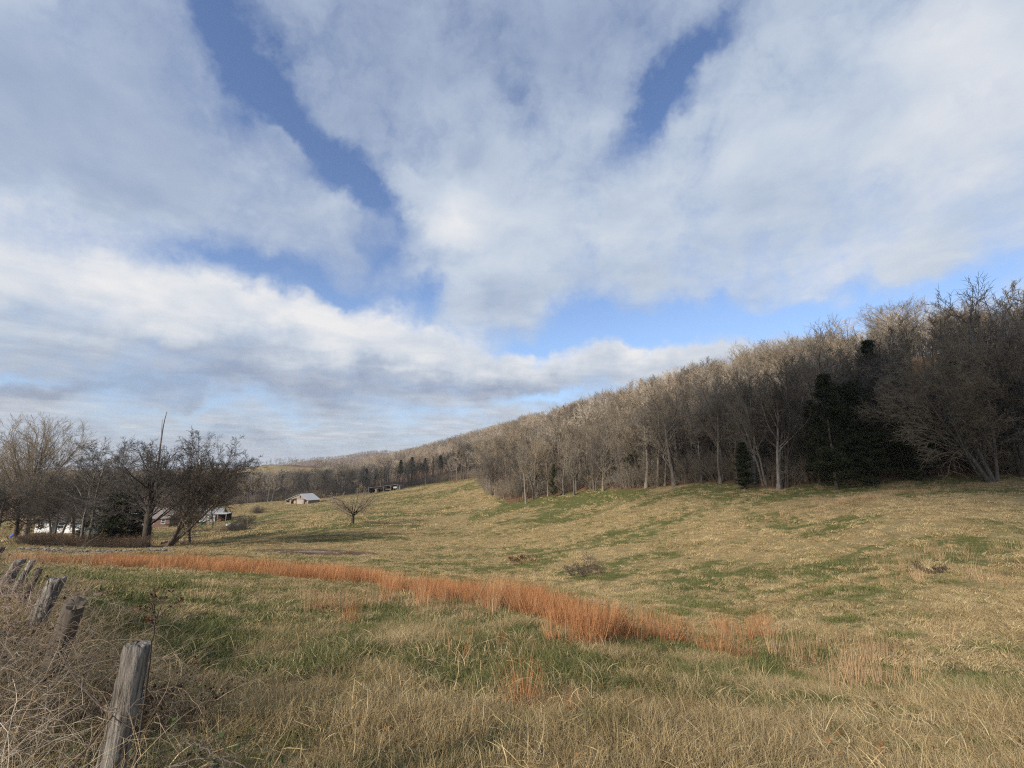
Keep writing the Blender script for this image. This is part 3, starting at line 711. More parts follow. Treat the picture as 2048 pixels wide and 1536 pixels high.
def field(name, r0, r1, per, variants_t, variants_g, s0, s1, label, bias=0.):
    n = int(.5 * 2.06 * (r1 ** 2 - r0 ** 2) * per)
    r = np.sqrt(R.uniform(r0 ** 2, r1 ** 2, n)); az = R.uniform(-1.03, 1.03, n); x, y = r * np.sin(az), r * np.cos(az)
    g, w = masks(x, y); k = (w < .35)
    k &= ~((np.hypot(x - MUD[0], (y - MUD[1]) * 1.7) < 6.0) & (R.rand(n) < .93))
    x, y, g = x[k], y[k], g[k]; n = len(x)
    pg = g * .8 + (fbm(x * 1.1 + 9, y * 1.1 + 3, 2) - .5) * 2.2
    isg = (pg + R.normal(0, .3, n)) > .66 + bias
    nt = len(variants_t); ng = len(variants_g)
    idx = np.where(isg, nt + R.randint(0, ng, n), R.randint(0, nt, n))
    sc = R.uniform(s0, s1, n) * (.25 + 1.5 * fbm(x / .9, y / .9, 2))
    far = np.hypot(x, y)
    print(name, n)
    scatter(name, np.c_[x, y, H(x, y)], idx, R.normal(0, .9, n) + np.where(R.rand(n) < .15, R.rand(n) * 6, 0), sc, [[m] for m in variants_t + variants_g], label, R.normal(0, .12, (n, 2)))
MUD = at(630, 1105, 46)
field("meadow_grass", .9, 10, 85, TAN + TANs, GRN + GRNl, .8, 1.25, "tan and green grass of the near bank")
field("pasture_grass", 10, 26, 42, TANc + TAN[:2], GRNc + GRN[:1], .62, 1.1, "tufted tan and green grass across the middle ground")
field("far_pasture_grass", 26, 75, 8.0, TANc, GRNc, .85, 1.45, "tan and green grass of the open pasture")
field("distant_pasture_grass", 75, 250, 1.0, TANf, GRNf, 1.2, 2.2, "dry grass of the far slope")

n = 900; r_ = np.sqrt(R.uniform(1.2 ** 2, 8 ** 2, n)); a_ = R.uniform(-1.0, 1.0, n); lx_, ly_ = r_ * np.sin(a_), r_ * np.cos(a_)
lf_ = Acc(); leaf_cards(np.random.RandomState(3), np.random.RandomState(4).normal(0, .03, (3, 3)) + [0, 0, .03], .05, lf_, aspect=.7)
lfm_ = lf_.mesh("fallen_leaf", [M_oakleaf], False, 'rnd')
scatter("fallen_leaves", np.c_[lx_, ly_, H(lx_, ly_) + R.uniform(.0, .08, n)], np.zeros(n, int), R.rand(n) * 6.28, R.uniform(.4, 1.1, n), [[lfm_]], "brown fallen leaves caught in the near grass", R.normal(0, .5, (n, 2)))
BRW = [gm("broad_straw", M_tan, 930 + k, 16, .18, .16, .42, .010, 1.3, seg=5, jitter=.6) for k in range(2)]
n = 1500; r_ = np.sqrt(R.uniform(1.2 ** 2, 9 ** 2, n)); a_ = R.uniform(-1.0, 1.0, n); lx_, ly_ = r_ * np.sin(a_), r_ * np.cos(a_)
scatter("broad_straw", np.c_[lx_, ly_, H(lx_, ly_)], R.randint(0, 2, n), R.rand(n) * 6.28, R.uniform(.5, 1.1, n), [[q] for q in BRW], "broken broad straw blades in the near grass", R.normal(0, .2, (n, 2)))

# broomsedge band along the crest
BB = np.array([(a, hit(a, b), hit(a, c)) for a, b, c in [(60, 1126, 1120), (200, 1132, 1121), (350, 1141, 1123), (500, 1149, 1129), (620, 1160, 1137), (750, 1177, 1152), (900, 1203, 1170), (1000, 1222, 1188), (1100, 1246, 1214), (1180, 1284, 1236), (1300, 1290, 1250), (1400, 1290, 1250), (1545, 1268, 1250)]])
BB[:, 2] = np.maximum(BB[:, 2], BB[:, 1] + 1.0); BB[:, 2] = np.minimum(BB[:, 2], BB[:, 1] * 1.35); print(BB)
n = 5200; u = R.rand(n); pxb = 60 + u ** .9 * 1485; v = R.rand(n)
dd = np.interp(pxb, BB[:, 0], BB[:, 1]) * (1 - v) + np.interp(pxb, BB[:, 0], BB[:, 2]) * v
xb = (pxb - CX) / F * dd * .98
dens = np.interp(pxb, [60, 200, 330, 800, 1000, 1150, 1250, 1545], [.10, .30, .9, .66, .36, .22, .07, .05]) * (1.15 - .5 * np.abs(v - .6))
kp = (R.rand(n) < dens * (2.6 * (fbm(xb / .9 + 5, dd / .9, 2) - .24)))
kp &= (pxb < 1150) | (fbm(xb / 1.0 + 2, dd / 1.0, 2) > .47)
xb, db = xb[kp], dd[kp]; m = len(xb); print("broom", m)
scatter("broomsedge_band", np.c_[xb, db, H(xb, db)], R.randint(0, 3, m), R.rand(m) * 6.28, np.c_[R.uniform(.8, 1.3, m), R.uniform(.8, 1.3, m), R.uniform(.5, .92, m) * (.66 + .5 * fbm(xb / 1.1, db / 1.1, 2))], [[q] for q in BRO], "band of orange broomsedge along the crest of the near bank", R.normal(0, .04, (m, 2)))
# thin pale sedge scattered through the pasture
pp_ = []
for cx, cy, d, sx, sy, n in [(1740, 1000, 40, 9, 1.6, 120), (1500, 1060, 38, 12, 6, 60), (1850, 1120, 20, 4, 4, 60), (120, 1072, 92, 11, 3, 420), (30, 1070, 88, 8, 3, 160), (360, 1080, 66, 3.0, 2, 110), (1400, 1000, 50, 12, 3, 60), (560, 1075, 68, 4, 3, 50), (900, 1230, 12.5, 4, 2, 60), (150, 1125, 29, 5, 2, 120), (1350, 1275, 12, 3, 1.5, 22), (1640, 1310, 10, 2.6, 1.6, 26)]:
    x, y, _ = at(cx, cy, d); pp_.append(np.c_[R.normal(x, sx * .6, n), R.normal(y, sy * .6, n)])
pp_ = np.concatenate(pp_); m = len(pp_)
scatter("pale_sedge", np.c_[pp_, H(pp_[:, 0], pp_[:, 1])], R.randint(0, 2, m), R.rand(m) * 6.28, R.uniform(.6, 1.1, m), [[q] for q in BROp], "sparse straw-coloured sedge standing through the pasture", R.normal(0, .06, (m, 2)))
CL = [(1178, 1290, 8.7, 8, .30, .95, "densest orange broomsedge clump, tallest at the right end of the band"), (1222, 1275, 9.4, 4, .28, .86, "narrow orange broomsedge clump close right of the densest one"),
      (1107, 1292, 8.7, 3, .2, .75, "thin orange broomsedge clump left of the densest one"), (1318, 1286, 10.8, 7, .38, .92, "wide orange broomsedge clump standing apart to the right of the band"),
      (1425, 1290, 10.7, 5, .42, .72, "low broad broomsedge clump right of the wide one"), (1478, 1292, 10.3, 3, .3, .66, "short sparse broomsedge clump near the right tail of the band"),
      (1040, 1418, 5.3, 3, .05, .70, "solitary rusty broomsedge clump in the near grass below the band"), (1142, 1432, 5.1, 1, .06, .42, "single thin rusty sedge spray right of the solitary clump"),
      (1098, 1418, 5.3, 1, .06, .34, "faint short rusty sedge spray beside the solitary clump"), (706, 1252, 10.0, 3, .2, .82, "pale orange sedge clump standing in green grass below the band's left half"),
      (662, 1215, 11.5, 3, .3, .62, "loose pale orange sedge clump left of the one in green grass"), (905, 1328, 7.4, 1, .1, .62, "very thin tan sedge spray in the middle of the green patch"),
      (930, 1330, 7.4, 1, .06, .6, "second very thin tan sedge spray in the green patch"), (1000, 1300, 8.2, 1, .1, .7, "lone upright sedge spray between the band and the solitary clump"),
      (840, 1212, 13.0, 4, .25, .8, "orange sedge clump just below the middle of the band"), (772, 1196, 14.5, 4, .25, .8, "orange sedge clump hanging from the band left of its middle"),
      (1705, 1382, 7.5, 4, .32, .72, "reddish sedge clump in the right foreground grass"), (1790, 1398, 7.2, 3, .22, .66, "reddish sedge clump farthest right in the foreground")]
for k, (px, py, d, q, rad, h, lab) in enumerate(CL):
    x, y, z = at(px, py, d); ac = Acc(); rs = np.random.RandomState(1000 + k)
    for j in range(q):
        V, Fq, r = blades(1100 + 20 * k + j, 42 if q > 1 else 14, .12 if q > 1 else .05, h * .6, h, .0052, .10, jitter=.05, seg=4)
        V = V + np.array([rs.normal(0, rad * .6), rs.normal(0, rad * .35), 0]) if q > 1 else V; ac.add(V, Fq, r)
    o = link("broomsedge_clump", ac.mesh("broomsedge_clump", [M_broom if px < 1600 else M_broomp], False, 'rnd'), None, (x, y, z))
    tag(o, lab, "grass clump", "single clumps of broomsedge")

# ------------------------------------------------------------------ fence, brambles and weeds
def wood_build(lichen):
    def f(t, b):
        p = t.node('ShaderNodeTexCoord').outputs['Object']
        g = t.noise(t.vmath('MULTIPLY', p, (26., 26., 2.2)), 2., 5., .65, .4)
        c = t.ramp(g, [(.33, (.035, .03, .025)), (.45, (.17, .15, .13)), (.6, (.31, .285, .255)), (.8, (.44, .42, .385))])
        v = t.node('ShaderNodeTexVoronoi'); t.put(v.inputs['Vector'], t.vmath('MULTIPLY', p, (1., 1., .6))); v.inputs['Scale'].default_value = 22
        l = t.math('MULTIPLY', t.mrange(v.outputs['Distance'], .42, .2), t.mrange(t.noise(p, 5., 3.), .62 - lichen, .72 - lichen))
        c = t.mix(t.math('MULTIPLY', l, .8), c, (.47, .49, .42))
        bp = t.node('ShaderNodeBump'); bp.inputs['Strength'].default_value = 1.; bp.inputs['Distance'].default_value = .03
        t.put(bp.inputs['Height'], g); t.l.new(bp.outputs[0], b.inputs['Normal'])
        return c
    return f
M_post = material("weathered_post_wood", wood_build(.02), .9)
M_postl = material("lichened_post_wood", wood_build(.17), .9)
M_postd = material("dark_post_wood", lambda t, b: t.mix(t.noise(t.vmath('MULTIPLY', t.node('ShaderNodeTexCoord').outputs['Object'], (25., 25., 2.)), 2., 4.), (.03, .024, .02), (.20, .165, .135)), .9)
M_wire = simple("rusty_wire", (.12, .085, .065), .6, .3, 40., .4)
M_galv = simple("galvanised_wire", (.42, .41, .40), .45, .2, 30., .6)
M_wire2 = simple('dull_wire', (.22, .2, .18), .6, .2, 30., .3)
TOPS = []
def post(px, py_top, d, w, h, lean, mat, seed, label, tie=False, notch=0., depth=.8):
    X, S = ray(px, py_top); x, y = X * d, d; ztop = S * d
    zb = ztop - h; bx = x - lean[0] * h; by = y - lean[1] * h
    rs = np.random.RandomState(seed); k = 26; n = 34
    a = np.arange(k) / k * 2 * math.pi
    base_r = 1 + .10 * np.sin(2 * a + rs.rand() * 6) + .07 * np.sin(3 * a + rs.rand() * 6) + .05 * rs.normal(0, 1, k) - .10 * (np.abs((a - rs.rand() * 6 + 3) % (2 * math.pi) - 3) < .28)
    V = []
    for i in range(n + 1):
        t = i / n; zz = t * (h + .35) - .35
        r = base_r * w / 2 * (1.06 - .08 * t) * (1 + .025 * rs.normal(0, 1, k))
        lx = lean[0] * zz + .012 * math.sin(t * 5 + seed); ly = lean[1] * zz
        top = (i == n) * (rs.normal(0, .006, k) + notch * np.cos(a - 2.2) * w)
        if i == n: r = r * .94
        V.append(np.c_[lx + r * np.cos(a), ly + r * np.sin(a) * depth, np.full(k, zz) + top])
    # cut top: an inner ring and a centre, roughly level
    V.append(np.c_[V[-1][:, 0] * .5 + .5 * lean[0] * h, V[-1][:, 1] * .5 + .5 * lean[1] * h, V[-1][:, 2] + rs.normal(.002, .004, k)])
    V = np.concatenate(V); V = np.r_[V, [[lean[0] * h, lean[1] * h, h + .0]]]
    Fs = [[i * k + j, i * k + (j + 1) % k, (i + 1) * k + (j + 1) % k, (i + 1) * k + j] for i in range(n + 1) for j in range(k)] + [[(n + 1) * k + j, (n + 1) * k + (j + 1) % k, (n + 2) * k] for j in range(k)]
    me = new_mesh("fence_post", V, Fs, [mat], False)
    for p_ in me.polygons: p_.use_smooth = p_.index < n * k
    o = link("fence_post", me, None, (bx, by, zb)); tag(o, label, "fence post", "old wooden fence posts")
    TOPS.append((x, y, ztop, lean, w))
    if tie:
        zz = h - .27; P = []; 
        for q in range(60):
            aa = q / 59 * 2 * math.pi * 2.2; P.append([lean[0] * zz + math.cos(aa) * w * .56, lean[1] * zz + math.sin(aa) * w * .56 * depth, zz + q / 59 * .03])
        for q in range(14): P.append([P[59][0] - .02 * q * .35 + .02 * math.sin(q * .8), P[59][1] - .03 * math.sin(q * .45), P[59][2] + .022 * math.sin(q * .6)])
        ac = Acc(); ac.add(*tubes(np.array([P]), np.full((1, len(P)), .0015), 5)); link("wire_tie", ac.mesh("wire_tie", [M_wire2]), o)
    return o
post(271, 1289, 2.35, .132, 1.02, (.055, .0), M_post, 3, "nearest grey split fence post with a flat sawn top and a wire tie", True)
post(151, 1207, 4.3, .15, .98, (.22, .02), M_postd, 5, "dark leaning fence post with vines over its broken top, behind the nearest one", False, .35)
post(117, 1156, 5.5, .165, 1.0, (.30, .05), M_postl, 7, "leaning fence post covered in pale lichen, left of the dark vine-draped one")
post(79, 1137, 6.6, .075, 1.0, (.30, .05), M_postd, 9, "thin dark leaning fence stake left of the lichened post")
post(66, 1120, 7.4, .085, 1.1, (.38, .1), M_postl, 11, "thin speckled leaning stake second from the left of the dark stake")
post(43, 1119, 8.2, .17, 1.05, (.36, .1), M_post, 13, "wide pale leaning fence post next to the speckled stake")
post(3, 1094, 10.0, .14, 1.2, (.32, .1), M_postd, 15, "dark fence post farthest left, cut by the edge of the photo")
def strand(points, sag, r, barbs, rs, every=.12):
    P = []
    for a, b in zip(points[:-1], points[1:]):
        L = math.dist(a, b); n = max(6, int(L / .1))
        for i in range(n): t = i / n; P.append([a[0] + (b[0] - a[0]) * t, a[1] + (b[1] - a[1]) * t, a[2] + (b[2] - a[2]) * t - sag * L * 4 * t * (1 - t)])
    P.append(list(points[-1])); P = np.array(P); ac = Acc(); ac.add(*tubes(P[None], np.full((1, len(P)), r), 5))
    if barbs:
        m = len(P) - 1; c = P[:m]; d = norm(rs.normal(0, 1, (m, 3))); Q = np.stack([c - d * .016, c, c + d * .016], 1); ac.add(*tubes(Q, np.array([[.0005, .0012, .0005]]).repeat(m, 0), 3))
    return ac
pt = []
for (x, y, z, ln, w) in reversed(TOPS): pt.append((x - ln[0] * .28 + 0, y - ln[1] * .28 - w * .45, z - .28))
pt = [(pt[0][0] - 3, pt[0][1] + 1.2, pt[0][2] + .1)] + pt + [(-1.2, .5, -1.25)]
tag(link("barbed_wire", strand(pt, .018, .0034, True, np.random.RandomState(1)).mesh("barbed_wire", [M_wire])), "rusty barbed wire strung slackly along the leaning fence posts", "barbed wire")

def canes(seed, n, cx, cy, sx, sy, h0, h1, r, grav, lean=(0, 0), up=1.):
    rs = np.random.RandomState(seed); x = rs.normal(cx, sx, n); y = rs.normal(cy, sy, n); z = H(x, y) - .05
    p = np.c_[x, y, z]; d = norm(np.c_[rs.normal(lean[0], .45, n), rs.normal(lean[1], .45, n), np.full(n, up)]); L = rs.uniform(h0, h1, n)
    P = np.empty((n, 13, 3)); D = np.empty((n, 13, 3)); P[:, 0] = p; D[:, 0] = d; wv = rs.normal(0, .12, (n, 3))
    for i in range(12):
        d = norm(d + wv + rs.normal(0, .14, (n, 3)) + np.array([0, 0, -grav * (i / 12)])); P[:, i + 1] = P[:, i] + d * (L / 12)[:, None]; D[:, i + 1] = d
    return P, D, L, np.full(n, r)
def thicket(seed, n, cx, cy, sx, sy, h0, h1, r, grav, label, mat, leaf=None, nl=0, lean=(0, 0), name="bramble_thicket", cat="brambles", lsize=.026):
    rs = np.random.RandomState(seed + 50); P, D, L, Rb = canes(seed, n, cx, cy, sx, sy, h0, h1, r, grav, lean)
    org = np.array([cx, cy, Hs(cx, cy)]); ac = Acc(); ac.add(*tubes(P - org, np.linspace(1, .35, 13)[None] * r * np.ones((n, 1)), 4))
    p, d, l, rb = spawn(rs, P, D, L, Rb, .4, 6, .25, 55, 20, .28, lambda t: 1.3 - .6 * t, .55)
    P2, D2 = grow(rs, p, d, l, 5, .3, -.05); ac.add(*tubes(P2 - org, np.linspace(1, .3, 6)[None] * r * .5 * np.ones((len(l), 1)), 3))
    p, d, l, rb = spawn(rs, P2, D2, l, rb, .4, 4, .25, 50, 20, .5, lambda t: 1.2 - .5 * t, .6)
    P3, D3 = grow(rs, p, d, l, 3, .3, -.05); ac.add(*tubes(P3 - org, np.linspace(1, .4, 4)[None] * r * .33 * np.ones((len(l), 1)), 3))
    e = empty(name, tuple(org)); link("stems", ac.mesh("stems", [mat]), e)
    if nl:
        ii = rs.randint(0, len(P3), nl); c = P3[ii, 3] - org + rs.normal(0, .015, (nl, 3)); la = Acc(); leaf_cards(rs, c, lsize, la, aspect=.75)
        link("leaves", la.mesh("leaves", [leaf], False, 'rnd'), e)
    return tag(e, label, cat, "brambles grown over the fence")
M_deadleaf = leafy("dead_bramble_leaf", (.035, .02, .012), (.17, .09, .05))
M_briar = leafy("green_briar_leaf", (.018, .035, .012), (.07, .11, .03))
M_vinep = material("pinkish_dry_vine", bark_build((.27, .19, .145), (.52, .39, .31)), .9)
thicket(1, 150, -3.75, 3.6, .5, .4, .8, 1.5, .0038, .55, "dry tangled brambles heaped over the dark broken post", M_vine, M_deadleaf, 200, (.1, 0))
thicket(2, 150, -5.1, 4.2, .6, .5, .7, 1.2, .0036, .5, "pinkish dry bramble heap burying the lichened post's foot", M_vinep, M_deadleaf, 350, (.05, 0))
thicket(3, 130, -7.4, 6.0, .7, .6, .6, 1.15, .0045, .45, "brown bramble heap under the farthest stakes at the left edge", M_vinep, M_deadleaf, 300)
thicket(8, 46, -2.0, 2.0, .2, .06, .75, 1.2, .0022, .6, "tan dead stems wrapped round the foot of the nearest post", M_vine)
thicket(4, 110, -2.9, 2.2, .4, .3, .6, 1.2, .003, .6, "low sprawl of tan vines left of the nearest post", M_vine, None, 0)
thicket(5, 75, -3.15, 4.1, .3, .18, .3, .6, .003, .3, "dark brown leafy undergrowth at the right foot of the broken post", M_barkd, M_deadleaf, 2600, cat="undergrowth", name="undergrowth")
thicket(6, 26, -2.05, 2.9, .22, .2, .35, .75, .0025, .35, "leafy green briar behind and right of the nearest post", M_barkd, M_briar, 330, name="green_briar", cat="briar")
thicket(7, 14, -1.95, 3.25, .10, .08, .5, .85, .0022, .2, "small upright green briar sprig higher in the grass right of the nearest post", M_barkd, M_briar, 150, name="green_briar", cat="briar")

# tall dead weed beside the nearest post
def weed():
    d0 = 2.75; X, S = ray(284, 1440); b = np.array([X * d0, d0, 0]); b[2] = Hs(b[0], b[1]); rs = np.random.RandomState(4)
    def pxp(px, py, d=d0): X, S = ray(px, py); return np.array([X * d, d, S * d]) - b
    main = np.array([[0, 0, -.02], pxp(289, 1400), pxp(297, 1340), pxp(303, 1290), pxp(309, 1255), pxp(311, 1240)])
    e = empty("dead_weed", tuple(b)); ac = Acc()
    def seg(A, r0, r1, n=18):
        t = np.linspace(0, len(A) - 1, n); P = np.stack([np.interp(t, range(len(A)), A[:, i]) for i in range(3)], 1) + rs.normal(0, .0015, (n, 3)); ac.add(*tubes(P[None], np.linspace(r0, r1, n)[None], 5)); return P
    seg(main, .0055, .0035)
    pods = Acc()
    for br in ([(311, 1240), (296, 1225), (279, 1214), (268, 1218)], [(311, 1240), (308, 1210), (311, 1190), (307, 1178)], [(311, 1240), (322, 1212), (330, 1192), (334, 1179)], [(312, 1238), (335, 1216), (356, 1200), (362, 1196)], [(309, 1252), (300, 1246), (296, 1232)], [(311, 1235), (303, 1214), (300, 1207)]):
        A = np.array([pxp(px, py, d0 + rs.normal(0, .03)) for px, py in br]); P = seg(A, .0028, .0014, 12)
        c = P[6:] + rs.normal(0, .008, (6, 3)); c = np.repeat(c, 3, 0) + rs.normal(0, .009, (18, 3)); leaf_cards(rs, c, .022, pods, aspect=.45)
    link("stalk", ac.mesh("stalk", [M_barkd]), e); link("seed_heads", pods.mesh("seed_heads", [M_deadleaf], False, 'rnd'), e)
    tag(e, "tall dead weed with forked seed heads beside the nearest post", "weed")
weed()
def small_cane(px0, py0, d0, pts, r, label, name="thorny_cane"):
    rs = np.random.RandomState(int(px0)); A = []
    for px, py, d in pts: X, S = ray(px, py); A.append([X * d, d, S * d])
    A = np.array(A); org = A[0].copy(); A -= org; n = 40; t = np.linspace(0, len(A) - 1, n); P = np.stack([np.interp(t, range(len(A)), A[:, i]) for i in range(3)], 1) + rs.normal(0, .004, (n, 3))
    ac = Acc(); ac.add(*tubes(P[None], np.linspace(r, r * .5, n)[None], 5)); th = P[2::2] ; d = norm(rs.normal(0, 1, (len(th), 3))); ac.add(*tubes(np.stack([th, th + d * .012], 1), np.array([[.002, .0002]]).repeat(len(th), 0), 3))
    tag(link(name, ac.mesh(name, [M_barkd]), None, tuple(org)), label, "cane")
small_cane(380, 1485, 2.2, [(372, 1478, 2.3), (405, 1495, 2.2), (435, 1512, 2.1), (470, 1528, 2.0), (520, 1550, 1.9)], .0038, "dark thorny cane arching low at the bottom of the photo")
small_cane(1550, 1270, 9, [(1560, 1320, 8.7), (1556, 1300, 8.8), (1550, 1285, 8.8), (1549, 1282, 8.85)], .008, "short dark twig standing in the grass right of the low broomsedge clump")

# shrubs and heaps in the pasture
def heap(seed, px, py, d, w, h, mat, label, cat="brush", name="brush_heap", n=60, leafm=None, nl=0):
    x, y, z = at(px, py, d); m = brush(seed, n, h, w, mat, leafm, nl, up=-.02, rad=.010 + d * .00012, ang=50)
    e = empty(name, (x, y, z)); link("twigs", m[0], e)
    if len(m) > 1: link("leaves", m[1], e)
    return tag(e, label, cat)
heap(1, 1168, 1132, 33, 2.6, .55, M_twigd, "low dead brush heap in the pasture below the middle of the wood", nl=500, leafm=M_deadleaf)
heap(2, 1180, 1118, 35, .6, 1.1, M_twigd, "single spindly weed standing over the low brush heap", n=8, name="dead_weed", cat="weed")
heap(3, 1050, 1102, 42, 3.2, .4, M_deadleaf, "flat patch of reddish dead weeds in the middle of the pasture", nl=900, leafm=M_oakleaf, n=50)
heap(4, 1855, 1140, 18.5, 1.3, .3, M_twigd, "dark dead weeds on the bare dirt patch at the right", nl=70, leafm=M_deadleaf, n=26)
heap(5, 488, 1046, 122, 3.2, 2.4, M_twigd, "round dark bush on the slope above the wrecked car", nl=1500, leafm=M_cedary, name="bush", cat="bush", n=70)
heap(6, 516, 1028, 165, 2.6, 2.2, M_twigd, "small dark bush at the head of the gully left of the barn", nl=700, leafm=M_cedar, name="bush", cat="bush")
heap(7, 482, 1076, 96, 3.4, 1.7, M_twigd, "dark brush grown over the front of the wrecked car", n=70, nl=400, leafm=M_deadleaf)
heap(8, 440, 1078, 96, 2.0, 1.6, M_twig, "grey brush against the rear of the wrecked car", n=50)

# broken-down stone wall at the foot of the left grove
def stones():
    rs = np.random.RandomState(8); V = []; Fc = []; n = 260
    px = rs.uniform(10, 372, n); d = np.interp(px, [10, 200, 372], [37.5, 36.5, 37.5]) + rs.normal(0, .45, n); x = (px - CX) / F * d * .985; z = H(x, d)
    org = np.array([x.mean(), d.mean(), Hs(x.mean(), d.mean())])
    for i in range(n):
        s = rs.uniform(.05, .19) * np.array([1.3, .8, .55]); q = norm(rs.normal(0, 1, (14, 3))) * rs.uniform(.75, 1.1, (14, 1)) * s
        c = np.array([x[i], d[i], z[i] + .05 + (rs.rand() < .5) * .16]) - org; V.append((q + c, i))
    import bmesh
    bm = bmesh.new()
    for q, i in V:
        vs = [bm.verts.new(v) for v in q]; bmesh.ops.convex_hull(bm, input=vs)
    me = bpy.data.meshes.new("stone_wall"); bm.to_mesh(me); bm.free()
    me.materials.append(simple("field_stone", (.17, .15, .13), .9, .5, 3.))
    o = link("stone_wall", me, None, tuple(org)); tag(o, "collapsed dry-stone wall running below the left trees behind the broomsedge", "stone wall")
stones()

# ------------------------------------------------------------------ buildings
def boxes(lst):
    V = []; Fc = []
    for (x0, x1, y0, y1, z0, z1) in lst:
        b = len(V); V += [(x0, y0, z0), (x1, y0, z0), (x1, y1, z0), (x0, y1, z0), (x0, y0, z1), (x1, y0, z1), (x1, y1, z1), (x0, y1, z1)]
        Fc += [[b, b+3, b+2, b+1], [b+4, b+5, b+6, b+7], [b, b+1, b+5, b+4], [b+1, b+2, b+6, b+5], [b+2, b+3, b+7, b+6], [b+3, b, b+4, b+7]]
    return V, Fc
def prism(poly, y0, y1):
    """polygon in x,z extruded along y"""
    n = len(poly); V = [(x, y0, z) for x, z in poly] + [(x, y1, z) for x, z in poly]
    Fc = [list(range(n)), list(range(2 * n - 1, n - 1, -1))] + [[(i + 1) % n, i, n + i, n + (i + 1) % n] for i in range(n)]
    return V, Fc
def merge(*parts):
    V = []; Fc = []
    for v, f in parts:
        b = len(V); V += list(v); Fc += [[q + b for q in ff] for ff in f]
    return V, Fc
def part(name, geo, mat, parent):
    me = new_mesh(name, np.array(geo[0], float), geo[1], [mat]); return link(name, me, parent)
def bar(a, b, w):
    a = np.array(a, float); b = np.array(b, float); P = np.array([[a, b]]); V, Fq = tubes(P, np.array([[w, w]]) * .7, 4); return V.tolist(), Fq.tolist()
def planks(name, lo, hi, sc=3., axis=0):
    def f(t, b):
        p = t.node('ShaderNodeTexCoord').outputs['Object']; m = (sc, .3, .25) if axis == 0 else (.3, .25, sc)
        n = t.noise(t.vmath('MULTIPLY', p, m), 1.5, 4., .7); n2 = t.noise(p, .5, 3.)
        return t.mix(t.mrange(n2, .4, .65, 0, .35), t.mix(t.mrange(n, .3, .7), lo, hi), (.16, .09, .06))
    return material(name, f, .85)
M_board = planks("grey_barn_board", (.15, .135, .12), (.34, .31, .28))
M_tin = simple("silver_tin_roof", (.42, .42, .42), .45, .12, 2., .1)
M_tind = simple("dull_tin_roof", (.27, .27, .27), .6, .25, 2.)
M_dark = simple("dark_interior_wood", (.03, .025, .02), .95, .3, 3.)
M_hay = simple("old_hay", (.38, .24, .12), .95, .35, 6.)
M_whitew = simple("white_siding", (.68, .69, .70), .7, .07, 2.)
M_roofd = simple("dark_shingle_roof", (.085, .075, .07), .9, .3, 4.)
M_glass = simple("window_glass", (.04, .05, .06), .15, .2, 3., 0., .5)
M_brick = simple("red_brown_brick", (.15, .095, .075), .9, .3, 9.)
M_rust = simple("rusty_red_metal", (.30, .09, .055), .6, .35, 5.)
M_rubber = simple("black_rubber", (.02, .02, .02), .8, .2, 6.)
M_tanw = simple("tan_board", (.42, .31, .19), .85, .25, 5.)
M_blue = simple("blue_plastic", (.03, .10, .42), .45, .15, 5.)
M_car = simple("faded_blue_grey_paint", (.022, .025, .032), .9, .35, 3.)
M_whitep = simple("white_plastic", (.75, .75, .73), .5, .05, 5.)
M_greenp = simple("green_enamel", (.05, .25, .15), .5, .15, 5.)

